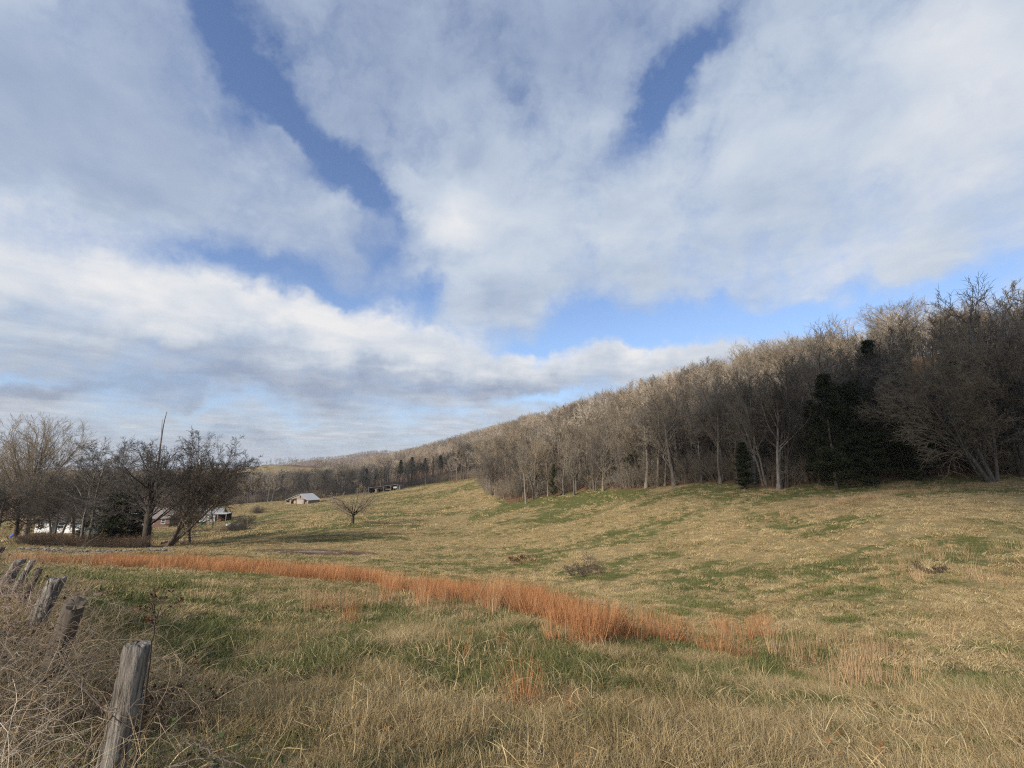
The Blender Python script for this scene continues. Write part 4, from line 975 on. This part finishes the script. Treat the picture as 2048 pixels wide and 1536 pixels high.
def barn():
    x, y, z = at(600, 1009, 205); e = empty("barn", (x, y, z), math.radians(-30))
    g = lambda lx: Hs(x + lx * .87, y - lx * .5) - z - .5
    D = 5.6
    # gable front between the two side bays, with overhanging lean-to left
    def roofz(lx): return 4.3 - (abs(lx) * .44 if lx > 0 else abs(lx) * .30)
    part("front_wall", merge(prism([(-2.6, g(-2.6)), (2.6, g(2.6)), (2.6, 3.05), (5.4, 1.92), (5.4, 1.55), (2.6, 2.3), (2.6, 2.3), (0, 4.25), (-9.9, 1.33), (-9.9, 1.0), (-6.4, 1.9), (-2.6, 2.35)][0:2] + [(2.6, 3.08), (0, 4.22), (-2.6, 3.45)], 0, .12)), M_board, e)
    part("gable_band", merge(prism([(2.62, 2.2), (5.45, 1.75), (5.45, 1.88), (2.62, 3.05)], 0.01, .11), prism([(-6.3, 1.9), (-2.62, 2.45), (-2.62, 3.42), (-6.3, 2.35)], .01, .11)), M_board, e)
    part("side_wall", boxes([(5.35, 5.47, .14, D, -1.5, 1.8), (-2.6, -2.48, .14, D, -1.5, 3.3), (2.48, 2.6, .14, D, -1.5, 2.9)]), M_board, e)
    part("side_wall", boxes([(-10.0, -6.45, .05, .17, -2.6, .35), (-7.6, -6.45, .05, .17, .36, 1.6), (-10.0, -9.88, .2, D, -2.6, 1.0)]), M_board, e)
    part("back_wall", prism([(-10, -2.6), (5.4, -2.6), (5.4, 1.8), (0, 4.2), (-10, 1.2)], D, D + .12), M_dark, e)
    part("roof", prism([(-.0, 4.30), (6.0, 1.72), (6.0, 1.82), (-.0, 4.42)], -.6, D + .4), M_tin, e)
    part("roof", prism([(-10.6, 1.12), (-.01, 4.30), (-.01, 4.42), (-10.6, 1.24)], -.4, D + .4), M_tin, e)
    for lx in (-10.2, -6.4, 5.5): part("post", boxes([(lx - .12, lx + .12, -.14, .04, g(lx), min(roofz(lx) - .1, 3))]), M_board, e)
    for lx, s in ((-6.3, 1), (5.4, -1)): part("brace", bar((lx, -.05, 1.0 if s > 0 else .9), (lx + s * 1.1, -.05, roofz(lx + s * 1.1) - .25 - .6), .09), M_tanw, e)
    dr = part("door", boxes([(-1.9, -.05, -.1, -.03, g(0) + .4, 2.05), (.05, 1.9, -.1, -.03, g(0) + .45, 2.05)]), planks("pale_door_board", (.25, .23, .21), (.42, .39, .36)), e)
    part("track_rail", boxes([(-2.2, 2.3, -.16, -.11, 2.08, 2.2)]), M_dark, dr)
    part("loft_hatch", boxes([(-.55, .15, -.05, -.01, 2.5, 3.6)]), M_dark, e)
    part("gate", merge(boxes([(3.0, 5.2, .3, .36, q, q + .14) for q in (-.1, .35, .8)]), boxes([(3.0, 3.12, .24, .29, -.6, 1.1), (5.08, 5.2, .24, .29, -.6, 1.1)])), M_tanw, e)
    tag(e, "weathered grey gable-front barn with open lean-tos and bright tin roof", "barn")
    for k, (lx, w_, lab) in enumerate(((-4.6, 1.6, "round hay bale in the left open bay of the barn"), (4.2, 1.2, "smaller hay bale in the right open bay of the barn"))):
        a = np.arange(20) / 20 * 2 * math.pi; r = w_ / 2; pr = [(r * math.cos(q), r * math.sin(q) + r) for q in a]
        wx = x + lx * .87 + 1.2 * .5; wy = y - lx * .5 + 1.2 * .87
        o = link("hay_bale", new_mesh("hay_bale", *[np.array(prism(pr, -.65, .65)[0]), prism(pr, -.65, .65)[1]], [M_hay]), None, (wx, wy, Hs(wx, wy) - .05)); o.rotation_euler = (0, 0, math.radians(-30 + 8 * k)); tag(o, lab, "hay bale", "hay bales in the barn")
barn()
def shed():
    x, y, z = at(767, 983, 226); a = math.radians(-6); e = empty("open_shed", (x, y, z), a)
    W = 7.7; D = 4.6; g = lambda lx, ly=0: Hs(x + lx * math.cos(a) - ly * math.sin(a), y + lx * math.sin(a) + ly * math.cos(a)) - z
    xs = [-W, -3.35, -.1, 3.6, W - .6]; gz = [g(q) for q in xs]; top = lambda lx: 2.75 + (lx + W) * (g(W) - g(-W)) / (2 * W) * .9 + g(-W)
    ztf = lambda q: top(q)
    part("roof", ([(-W - .3, -.5, ztf(-W)), (W - .2, -.5, ztf(W)), (W - .2, D + .3, ztf(W) - .5), (-W - .3, D + .3, ztf(-W) - .5), (-W - .3, -.5, ztf(-W) + .14), (W - .2, -.5, ztf(W) + .14), (W - .2, D + .3, ztf(W) - .36), (-W - .3, D + .3, ztf(-W) - .36)],
        [[0, 3, 2, 1], [4, 5, 6, 7], [0, 1, 5, 4], [1, 2, 6, 5], [2, 3, 7, 6], [3, 0, 4, 7]]), M_tind, e)
    part("back_wall", boxes([(-W, W - .5, D, D + .1, g(-W) - 1.5, g(-W) + 2.0), (0, W - .5, D + .01, D + .11, g(-W) + 2.0, g(0) + 2.1)]), M_dark, e)
    part("side_wall", boxes([(W - .5, W - .4, 0, D, g(W) - 1, ztf(W) - .5), (-W, -W + .1, .2, D, g(-W) - 1, ztf(-W) - .5)]), M_board, e)
    part("lean_end", prism([(W - .38, g(W) - .6), (W + .5, g(W) - .5), (W + .4, g(W) + 1.6), (W - .38, ztf(W) - .1)], .3, D), M_board, e)
    for lx, q in zip(xs, gz): part("post", boxes([(lx - .13, lx + .13, -.12, .14, q - .4, ztf(lx) - .01)]), M_board, e)
    for i in (1, 2, 3):
        a0, a1 = xs[i], xs[i + 1]
        part("arched_brace", merge(bar((a0 + .1, 0, ztf(a0) - .9), (a0 + .9, 0, ztf(a0) - .12), .10), bar((a1 - .1, 0, ztf(a1) - .9), (a1 - .9, 0, ztf(a1) - .12), .10)), M_board, e)
    tag(e, "long low open-fronted shed with four dark bays on the slope", "shed")
    def W2(lx, ly): return x + lx * math.cos(a) - ly * math.sin(a), y + lx * math.sin(a) + ly * math.cos(a)
    # leaning boards between first and second bay
    for k, (lx, mat, lab, w_) in enumerate(((-4.2, M_tanw, "tan plank leaning in the left bay of the shed", .22), (-3.65, M_rust, "reddish plank leaning beside the tan one in the shed", .3))):
        wx, wy = W2(lx, .6); V, Fc = boxes([(-w_, w_, -.05, .05, -.1, 2.1)]); o = link("plank", new_mesh("plank", np.array(V, float), Fc, [mat]), None, (wx, wy, Hs(wx, wy))); o.rotation_euler = (math.radians(-8), math.radians(-10), a); tag(o, lab, "plank")
    # old red tractor, facing out
    wx, wy = W2(-1.5, 1.6); t = empty("tractor", (wx, wy, Hs(wx, wy)), a + math.radians(10))
    part("hood", prism([(-.38, .75), (.38, .75), (.34, 1.35), (.2, 1.5), (-.2, 1.5), (-.34, 1.35)], -.7, 1.0), M_rust, t)
    part("fender", merge(prism([(-1.0, 1.0), (-.6, 1.0), (-.6, 1.45), (-1.0, 1.4)], 1.0, 2.0), prism([(.6, 1.0), (1.0, 1.0), (1.0, 1.4), (.6, 1.45)], 1.0, 2.0)), M_rust, t)
    part("grille", boxes([(-.24, .24, -.76, -.71, .85, 1.35)]), M_dark, t); part("seat", boxes([(-.25, .25, 1.5, 1.9, 1.1, 1.25), (-.25, .25, 1.85, 1.95, 1.25, 1.6)]), M_dark, t)
    for sx, yy, r, w_ in ((-.75, 1.5, .72, .3), (.75, 1.5, .72, .3), (-.5, -.35, .38, .18), (.5, -.35, .38, .18)):
        P = np.array([[[sx - w_ / 2, yy, r], [sx - w_ / 2 + .01, yy, r], [sx + w_ / 2 - .01, yy, r], [sx + w_ / 2, yy, r]]]); V, Fq = tubes(P, np.array([[r * .35, r, r, r * .35]]), 18); part("wheel", (V.tolist(), Fq.tolist()), M_rubber, t)
    tag(t, "old red tractor parked nose-out in the second bay of the shed", "tractor")
    wx, wy = W2(5.4, 1.4); a2 = np.arange(16) / 16 * 2 * math.pi; c = empty("water_tank", (wx, wy, Hs(wx, wy) + .0), a)
    pr = [(1.0 * math.cos(q), .55 * math.sin(q) + 1.35) for q in a2]; part("tank", prism(pr, -.6, .6), M_whitep, c); part("stand", boxes([(-.9, -.75, -.5, .5, -.2, .9), (.75, .9, -.5, .5, -.2, .9), (-.95, .95, -.5, .5, .9, .98)]), M_board, c); part("cap", boxes([(-.2, .2, -.2, .2, 1.88, 2.0)]), M_dark, c)
    tag(c, "white tank on a wooden stand in the right bay of the shed", "tank")
    wx, wy = W2(1.7, 1.2); c = empty("farm_wagon", (wx, wy, Hs(wx, wy)), a); part("bed", boxes([(-1.5, 1.5, -.6, .6, .6, .72), (-1.5, 1.5, .58, .62, .73, 1.15)]), M_tanw, c)
    for sx in (-1.1, 1.1):
        V, Fq = tubes(np.array([[[sx, -.72, .35], [sx, -.71, .35], [sx, -.61, .35], [sx, -.6, .35]]]), np.array([[.1, .35, .35, .1]]), 16); part("wheel", (V.tolist(), Fq.tolist()), M_rubber, c)
    tag(c, "low wooden farm wagon under the third bay of the shed", "wagon")
shed()
def gable_house(name, px, py, d, rz, W, D, hw, hr, mw, mr, label, windows=(), doors=(), base=0., shutters=None, frame=None):
    x, y, z = at(px, py, d); e = empty(name, (x, y, z + base), rz); h = W / 2
    part("wall", boxes([(-h, h, 0, D, -1.5, hw)]), mw, e)
    part("gable", merge(prism([(0, hw), (D, hw), (D / 2, hw + hr - .08)], -h, -h + .1), prism([(0, hw), (D, hw), (D / 2, hw + hr - .08)], h - .1, h)), mw, e)
    for o in e.children:
        if o.name.startswith("gable"): o.rotation_euler = (0, 0, math.radians(90)); o.location = (0, 0, .003)
    for o in list(e.children):
        if o.name.startswith("gable"):
            me = o.data
            for v in me.vertices: v.co = (-v.co.y, -v.co.x * -1, v.co.z) if False else v.co
            o.rotation_euler = (0, 0, 0)
            for v in me.vertices: a_, b_, c_ = v.co; v.co = (b_, a_, c_)
    ov = .45; zr = hw + hr; s = hr / (D / 2)
    rf = part("roof", ([(-h - ov, -ov, hw - s * ov), (h + ov, -ov, hw - s * ov), (h + ov, D / 2, zr), (-h - ov, D / 2, zr), (h + ov, D + ov, hw - s * ov), (-h - ov, D + ov, hw - s * ov),
         (-h - ov, -ov, hw - s * ov + .16), (h + ov, -ov, hw - s * ov + .16), (h + ov, D / 2, zr + .16), (-h - ov, D / 2, zr + .16), (h + ov, D + ov, hw - s * ov + .16), (-h - ov, D + ov, hw - s * ov + .16)],
        [[0, 3, 2, 1], [3, 5, 4, 2], [6, 7, 8, 9], [9, 8, 10, 11], [0, 1, 7, 6], [5, 11, 10, 4], [1, 2, 8, 7], [2, 4, 10, 8], [0, 6, 9, 3], [3, 9, 11, 5]]), mr, e)
    for (wx, wz, ww, wh) in windows:
        fr = part("window", boxes([(wx - ww / 2 - .08, wx + ww / 2 + .08, -.05, -.002, wz - .08, wz), (wx - ww / 2 - .08, wx + ww / 2 + .08, -.05, -.002, wz + wh, wz + wh + .08), (wx - ww / 2 - .08, wx - ww / 2, -.05, -.002, wz, wz + wh), (wx + ww / 2, wx + ww / 2 + .08, -.05, -.002, wz, wz + wh), (wx - ww / 2, wx + ww / 2, -.045, -.002, wz + wh / 2 - .025, wz + wh / 2 + .025)]), M_whitep, e)
        part("pane", boxes([(wx - ww / 2, wx + ww / 2, -.025, -.004, wz, wz + wh / 2 - .026), (wx - ww / 2, wx + ww / 2, -.025, -.004, wz + wh / 2 + .026, wz + wh)]), M_glass, fr)
        if shutters: part("shutter", boxes([(wx - ww / 2 - .45, wx - ww / 2 - .1, -.04, -.003, wz, wz + wh), (wx + ww / 2 + .1, wx + ww / 2 + .45, -.04, -.003, wz, wz + wh)]), shutters, fr)
    for (wx, ww, wh, m) in doors: part("door", boxes([(wx - ww / 2, wx + ww / 2, -.05, -.003, -.3, wh)]), m, e)
    tag(e, label, "house" if "house" in name else "building"); return e
M_shut = simple("blue_grey_shutter", (.22, .30, .38), .6, .1, 5.)
hs = gable_house("house", 118, 1066, 110, math.radians(-3), 12.5, 8, 2.5, 2.2, M_whitew, M_roofd, "long white single-storey house with dark roof among the left trees", [(-4.4, .9, 1.0, 1.2), (.2, .9, 1.4, 1.3), (3.6, 1.0, 1.1, 1.2)], [(-1.6, .95, 2.05, M_glass)], .25, M_shut)
part("chimney", boxes([(2.2, 2.9, 3.6, 4.3, 3.6, 5.5)]), M_brick, hs.children[[c.name.split('.')[0] for c in hs.children].index("roof")])
gable_house("outbuilding", 408, 1047, 150, math.radians(22), 9.0, 6, 2.7, 1.5, M_whitew, M_tind, "bright white outbuilding partly hidden by the leaning bare tree", [(1.6, 1.0, .8, .8)], [(-2.0, 1.0, 2.0, M_dark)], .2)
gable_house("farmhouse", 296, 1044, 142, math.radians(8), 12, 8, 2.6, 2.6, M_brick, simple("pinkish_grey_roof", (.19, .165, .155), .9, .2, 4.), "red-brown house with pinkish grey roof glimpsed behind the oak", [(-3, .9, 1.0, 1.1), (1.2, .9, 1.0, 1.1), (4.2, .9, 1.0, 1.1)], [(-.9, .95, 2.0, M_whitew)], .2)
gable_house("tan_outbuilding", 366, 1038, 160, math.radians(15), 6, 5, 2.4, 1.4, M_tanw, M_tin, "small tan outbuilding between the red-brown house and the white outbuilding", [(1.2, .9, .8, .8)], [(-1.2, .9, 1.9, M_dark)], .1)
def carport():
    x, y, z = at(440, 1043, 148); e = empty("carport", (x, y, z), math.radians(10))
    part("roof", boxes([(-2.6, 2.6, -2.2, 2.2, 2.5, 2.62)]), M_tin, e); part("back_wall", boxes([(-2.4, 2.4, 2.0, 2.1, -.5, 2.48)]), M_dark, e)
    for sx in (-2.4, 0, 2.4): part("post", boxes([(sx - .08, sx + .08, -2.1, -1.95, -.6, 2.49)]), M_board, e)
    tag(e, "small open lean-to with a tin roof right of the white outbuilding", "lean-to")
    c = empty("mower", (x - .3, y + .2, Hs(x - .3, y + .2)), .4); part("hood", prism([(-.45, .35), (.45, .35), (.4, .95), (-.4, .95)], -.9, .1), M_rust, c); part("deck", boxes([(-.65, .65, -.3, .7, .2, .34)]), M_rust, c); part("seat", boxes([(-.3, .3, .4, .8, .6, .7), (-.3, .3, .75, .85, .7, 1.2)]), M_rubber, c)
    for sx, sy, r in ((-.6, .6, .3), (.6, .6, .3), (-.5, -.7, .2), (.5, -.7, .2)):
        V, Fq = tubes(np.array([[[sx - .1, sy, r], [sx - .09, sy, r], [sx + .09, sy, r], [sx + .1, sy, r]]]), np.array([[.05, r, r, .05]]), 14); part("wheel", (V.tolist(), Fq.tolist()), M_rubber, c)
    tag(c, "red riding mower under the small tin lean-to", "mower")
carport()
def wreck():
    x, y, z = at(466, 1074, 99); e = empty("wrecked_car", (x, y, z - .1), math.radians(12))
    prof = [(-2.1, .35), (-2.15, .8), (-1.9, .98), (-1.25, 1.02), (-.8, 1.42), (.35, 1.45), (.85, 1.02), (1.95, .92), (2.15, .75), (2.1, .35)]
    part("body", prism([p for p in prof if p[1] < 1.1 or False] , -.82, .82), M_car, e)
    part("cabin", prism([(-1.2, 1.025), (-.78, 1.45), (.35, 1.47), (.8, 1.025)], -.72, .72), M_car, e)
    part("side_window", merge(prism([(-1.0, 1.08), (-.7, 1.38), (-.25, 1.4), (-.25, 1.08)], -.735, -.722), prism([(-.17, 1.08), (-.17, 1.4), (.28, 1.4), (.62, 1.08)], -.735, -.722)), M_glass, e)
    part("windscreen", ([(.84, -.6, 1.05), (.84, .6, 1.05), (.42, .6, 1.43), (.42, -.6, 1.43)], [[0, 1, 2, 3]]), M_glass, e)
    part("bumper", boxes([(2.16, 2.26, -.8, .8, .4, .55), (-2.27, -2.17, -.8, .8, .42, .57)]), M_rubber, e)
    for sx, sy in ((-1.35, -.8), (1.35, -.8), (-1.35, .8), (1.35, .8)):
        V, Fq = tubes(np.array([[[sx, sy - .1, .32], [sx, sy - .09, .32], [sx, sy + .09, .32], [sx, sy + .1, .32]]]), np.array([[.08, .33, .33, .08]]), 16); part("wheel", (V.tolist(), Fq.tolist()), M_rubber, e)
    tag(e, "abandoned dark blue-grey car sunk in brush left of the fruit tree", "car")
wreck()
def bucket(px, py, d, mat, label, r=.22, h=.42, tilt=0., name="bucket", grp=None):
    x, y, z = at(px, py, d); P = np.array([[[0, 0, 0], [0, 0, .01], [0, 0, h * .35], [0, 0, h * .7], [0, 0, h - .01], [0, 0, h]]]); V, Fq = tubes(P, np.array([[.02, r * .88, r * 1., r * 1.02, r, r * .7]]), 18)
    e = empty(name, (x, y, z)); e.rotation_euler = (0, tilt, .3); part("body", (V.tolist(), Fq.tolist()), mat, e); V, Fq = tubes(P[:, -2:], np.array([[r * 1.06, r * 1.06]]), 18); part("rim", (V.tolist(), Fq.tolist()), mat, e); tag(e, label, name, grp)
bucket(455, 1046, 124, M_whitep, "left one of two white buckets above the wrecked car", .3, .62)
bucket(461, 1046, 124, M_whitep, "right one of two white buckets above the wrecked car", .3, .62)
bucket(402, 1051, 138, M_greenp, "green drum standing before the white outbuilding", .4, 1.1, name="drum")
bucket(22, 1072, 84, M_blue, "blue plastic barrel tipped over at the foot of the left trees", .42, 1.3, .7, name="barrel")
def fallen():
    rs = np.random.RandomState(3); x, y, z = at(360, 1078, 62); P, D = grow(rs, np.array([[-2.4, 0, .2]]), norm(np.array([[1., 0, .35]])), np.array([4.6]), 10, .08, -.08); ac = Acc(); ac.add(*tubes(P, np.linspace(.16, .05, 11)[None], 6))
    p, d, l, rb = spawn(rs, P, D, np.array([4.6]), np.array([.1]), .4, 9, .2, 50, 15, .3, lambda t: 1.2 - .5 * t, .5); P, D = grow(rs, p, d, l, 5, .15, .02); ac.add(*tubes(P, np.linspace(1, .3, 6)[None] * .03 * np.ones((9, 1)), 4))
    tag(link("fallen_limb", ac.mesh("fallen_limb", [M_barkd]), None, (x, y, z)), "dark fallen limb lying right of the leaning tree's trunks", "fallen limb")
fallen()

# ------------------------------------------------------------------ sky, sun
SUN_AZ, SUN_EL = math.radians(-138), math.radians(27)
def world():
    w = bpy.data.worlds.new("World"); scene.world = w; w.use_nodes = True; t = NT(w.node_tree); t.n.clear()
    out = t.node('ShaderNodeOutputWorld'); bg = t.node('ShaderNodeBackground')
    sky = t.node('ShaderNodeTexSky', sky_type='NISHITA'); sky.sun_disc = False; sky.sun_elevation = SUN_EL; sky.sun_rotation = SUN_AZ; sky.air_density = 1.0; sky.dust_density = .6; sky.ozone_density = 1.6
    d = t.node('ShaderNodeTexCoord').outputs['Generated']
    sx = t.node('ShaderNodeSeparateXYZ'); t.put(sx.inputs[0], d); z = t.math('MAXIMUM', sx.outputs[2], 0.)
    zz = t.math('ADD', z, .07); cb = t.node('ShaderNodeCombineXYZ'); t.put(cb.inputs[0], t.math('DIVIDE', sx.outputs[0], zz)); t.put(cb.inputs[1], t.math('DIVIDE', sx.outputs[1], zz))
    p = cb.outputs[0]
    n1 = t.noise(p, .9, 7., .52, .6); n2 = t.noise(p, 2.6, 6., .55, .3); n3 = t.noise(d, 5., 6., .55, .3)
    wv = t.noise(d, 5.5, 5., .6, out='Color')
    dw = t.vmath('ADD', d, t.scale(t.vmath('SUBTRACT', wv, (.5, .5, .5)), .2))
    def blobs(lst, start):
        acc = start
        for (px, py, rx, ry, rot, wt) in lst:
            u = (px - CX) / F; v = (CY - py) / F; dv = Vector((u, CO - v * SI, SI + CO * v)); L = dv.length; c = dv.normalized()
            U = Vector((1, 0, 0)); U = (U - c * U.dot(c)).normalized(); Wv = c.cross(U) * -1
            if Wv.z < 0: Wv = -Wv
            a = math.radians(rot); A = U * math.cos(a) + Wv * math.sin(a); B = c.cross(A)
            m = Matrix((A, B, c)).transposed()
            mp = t.node('ShaderNodeMapping', vector_type='TEXTURE'); t.put(mp.inputs[0], dw)
            cosf = 1 / L
            mp.inputs['Location'].default_value = c; mp.inputs['Rotation'].default_value = m.to_euler('XYZ'); mp.inputs['Scale'].default_value = (1.75 * rx / F * cosf, 1.75 * ry / F * cosf, .8)
            g = t.node('ShaderNodeTexGradient', gradient_type='QUADRATIC_SPHERE'); t.put(g.inputs[0], mp.outputs[0])
            acc = t.math('MULTIPLY_ADD', g.outputs['Fac'], wt, acc)
        return acc
    base = t.math('ADD', t.math('MULTIPLY', t.math('SUBTRACT', n1, .5), 1.0), .74)
    base = t.math('ADD', base, t.math('MULTIPLY', t.math('SUBTRACT', n3, .5), .9))
    base = t.math('ADD', base, t.math('MULTIPLY', t.math('SUBTRACT', t.noise(dw, 11., 6., .6), .5), 1.0))
    # rot: degrees anticlockwise of the long axis (rx) from horizontal
    cover = blobs([(485, 120, 165, 66, 98, -1.5), (640, 285, 135, 46, 128, -1.35), (735, 370, 95, 44, 135, -1.1), (440, 20, 90, 40, 90, -.5), (560, 180, 60, 40, 60, .3), (660, 240, 50, 60, 60, .2),
        (1318, 212, 105, 40, 62, -1.5), (1420, 80, 130, 36, 50, -.55), (1000, 130, 160, 60, 110, -.18),
        (520, 545, 300, 40, -14, -.55), (420, 520, 160, 40, -20, -.35), (745, 500, 110, 55, 100, -.55), (850, 580, 70, 60, 60, -.75), (640, 590, 160, 30, -8, -.4),
        (1250, 655, 330, 52, 3, -1.35), (1620, 625, 260, 45, 8, -1.0), (1960, 560, 200, 55, 14, -.9), (1080, 690, 130, 30, -8, -.7), (1440, 690, 120, 22, 0, -.5),
        (30, 745, 120, 20, 0, -.55), (400, 815, 130, 16, 2, -.4), (620, 822, 90, 12, 0, -.3), (1090, 800, 190, 18, 8, -.6), (1150, 780, 100, 20, 10, -.35),
        (450, 640, 420, 90, -16, .5), (900, 700, 330, 55, -8, .55), (920, 430, 170, 130, 100, .45), (1320, 705, 190, 28, 4, .9), (1700, 300, 420, 260, 25, .35), (1560, 700, 240, 22, 9, .5), (150, 250, 260, 240, 0, .25), (1050, 620, 120, 50, 0, .25),
        (560, 265, 60, 30, 160, .55)], base)
    alpha = t.mrange(cover, .02, 1.0, .0, 1., True)
    low = t.mrange(z, .0, .12, 1., 0., True)
    bright = blobs([(200, 470, 330, 60, -14, .30), (560, 640, 480, 85, -15, .55), (150, 560, 260, 90, -8, .25), (860, 660, 260, 36, -12, .42), (900, 440, 130, 120, 90, .42), (1240, 700, 260, 34, 2, .5), (1900, 300, 360, 330, 0, .34), (1950, 60, 260, 120, 0, .2), (1500, 420, 350, 160, 15, .15), (1150, 480, 200, 160, 0, .2), (1620, 560, 260, 40, 5, .25),
        (560, 770, 520, 50, -3, -.42), (980, 778, 280, 28, -4, -.4), (150, 770, 300, 30, 0, -.32), (380, 700, 200, 30, -5, -.2), (700, 120, 360, 160, 60, -.32), (1100, 60, 330, 140, 0, -.36), (100, 180, 360, 220, 0, -.34), (950, 330, 90, 50, 20, -.25), (1560, 330, 260, 50, 30, -.08), (350, 880, 700, 26, 0, -.18), (650, 890, 500, 30, 0, -.2)],
        t.math('ADD', .47, t.math('ADD', t.math('MULTIPLY', t.math('SUBTRACT', n2, .5), .75), t.math('MULTIPLY', t.math('SUBTRACT', n1, .5), .35))))
    ccol = t.ramp(bright, [(.0, (.24, .31, .46)), (.35, (.36, .43, .56)), (.6, (.49, .56, .66)), (.85, (.64, .67, .72)), (1., (.75, .75, .76))])
    # towards the horizon clouds are greyer and warmer
    ccol = t.mix(t.math('MULTIPLY', t.mrange(z, .0, .38, 1., 0., True), .75), ccol, t.ramp(bright, [(.1, (.34, .37, .43)), (.45, (.49, .51, .54)), (.85, (.78, .75, .73))]))
    # Nishita is an absolute sky: bring it to the strength of the cloud colours
    skc = t.scale(sky.outputs[0], 1.0)
    hsv = t.node('ShaderNodeHueSaturation'); t.put(hsv.inputs['Color'], t.vmath('MULTIPLY', skc, (.178, .156, .160))); hsv.inputs['Saturation'].default_value = 1.15
    clr = t.mix(t.mrange(z, .05, .45, .55, 0., True), hsv.outputs[0], (.26, .48, .80)); fin = t.mix(alpha, clr, ccol)
    hz = t.mrange(z, .0, .055, .85, 0., True); fin = t.mix(hz, fin, (.42, .47, .56))
    t.put(bg.inputs[0], fin); bg.inputs[1].default_value = 1.0
    t.l.new(bg.outputs[0], out.inputs[0])
world()
sd = bpy.data.lights.new("sun", 'SUN'); sd.energy = 5.0; sd.angle = math.radians(.6); sd.color = (1., .90, .76)
so = bpy.data.objects.new("sun", sd); COL.objects.link(so)
sdir = Vector((math.sin(SUN_AZ) * math.cos(SUN_EL), math.cos(SUN_AZ) * math.cos(SUN_EL), math.sin(SUN_EL)))
so.rotation_euler = sdir.to_track_quat('Z', 'Y').to_euler(); so.location = sdir * 100

vs = scene.view_settings; vs.view_transform = 'Standard'; vs.look = 'None'; vs.exposure = .18; vs.gamma = 1.; vs.use_curve_mapping = False
cy = scene.cycles; cy.max_bounces = 5; cy.diffuse_bounces = 2; cy.glossy_bounces = 2; cy.transparent_max_bounces = 6; cy.use_denoising = False; cy.denoising_prefilter = 'ACCURATE'; cy.filter_width = 1.15; cy.sample_clamp_indirect = 4.

# ------------------------------------------------------------------ unseen clouds added between the sun and the land to shade parts of it
def shade_cloud_mat(op):
    m = bpy.data.materials.new("shade_cloud_vapour"); m.use_nodes = True; t = NT(m.node_tree); t.n.clear(); out = t.node('ShaderNodeOutputMaterial')
    df = t.node('ShaderNodeBsdfDiffuse'); df.inputs[0].default_value = (.9, .9, .9, 1); tr = t.node('ShaderNodeBsdfTransparent'); mx = t.node('ShaderNodeMixShader')
    p = t.node('ShaderNodeTexCoord').outputs['Generated']; c = t.vmath('SUBTRACT', p, (.5, .5, .5)); ln = t.node('ShaderNodeVectorMath', operation='LENGTH'); t.put(ln.inputs[0], t.vmath('MULTIPLY', c, (2., 2., 0.)))
    n = t.noise(t.node('ShaderNodeNewGeometry').outputs['Position'], .03, 4.)
    f = t.math('MULTIPLY', t.mrange(t.math('ADD', ln.outputs['Value'], t.math('MULTIPLY', n, .35)), 1.12, .72, 0., 1., True), op)
    t.put(mx.inputs[0], f); t.l.new(tr.outputs[0], mx.inputs[1]); t.l.new(df.outputs[0], mx.inputs[2]); t.l.new(mx.outputs[0], out.inputs[0]); return m
def shade_cloud(k, cx, cy, rx, ry, rz=0., op=.62, z0=0., alt=620.):
    """an unseen heap of vapour, added and shaped so its shadow falls on cx, cy"""
    rs = np.random.RandomState(60 + k); nu, nv = 40, 14; V = []
    for j in range(nv + 1):
        ph = -math.pi / 2 + math.pi * j / nv
        for i in range(nu):
            a = 2 * math.pi * i / nu; b = 1 + .12 * math.sin(3 * a + k) + .08 * math.sin(7 * a + 2 * k)
            V.append((rx * b * math.cos(ph) * math.cos(a), ry * b * math.cos(ph) * math.sin(a), 16 * math.sin(ph) * (1 if ph > 0 else .25) * (1 + .3 * rs.rand())))
    Fc = [[j * nu + i, j * nu + (i + 1) % nu, (j + 1) * nu + (i + 1) % nu, (j + 1) * nu + i] for j in range(nv) for i in range(nu)]
    me = new_mesh("shade_cloud", V, Fc, [shade_cloud_mat(op)], True); L = alt / sdir.z
    o = link("shade_cloud", me, None, (cx + sdir.x * L, cy + sdir.y * L, alt + z0)); o.rotation_euler = (0, 0, rz)
    tag(o, kind="structure")
shade_cloud(0, 0, -26, 75, 42, .1, .12)  # added out of view to dim the foreground slightly
shade_cloud(1, 77, 56, 71, 78, .2, .97)  # added to darken the right-hand wood
shade_cloud(2, -62, 242, 92, 36, .12, .97)  # added to darken the tree line behind the barn
shade_cloud(3, -190, 290, 95, 110, .0, .6)  # added to dim the valley at the left
shade_cloud(4, 92, 430, 20, 330, .12, .35, 62.)  # long thin blocker added to darken the ridge crest
# ------------------------------------------------------------------ air
def haze():
    V, Fc = boxes([(-6000, 6000, -600, 6500, -75, 112)])
    m = bpy.data.materials.new("haze"); m.use_nodes = True; t = NT(m.node_tree); t.n.clear(); out = t.node('ShaderNodeOutputMaterial'); v = t.node('ShaderNodeVolumePrincipled')
    v.inputs['Color'].default_value = (.80, .86, .95, 1); v.inputs['Density'].default_value = .0001; t.l.new(v.outputs[0], out.inputs['Volume'])
    o = link("haze", new_mesh("haze", np.array(V, float), Fc, [m])); tag(o, "thin blue haze over the far hills", None, None, "stuff")
haze()
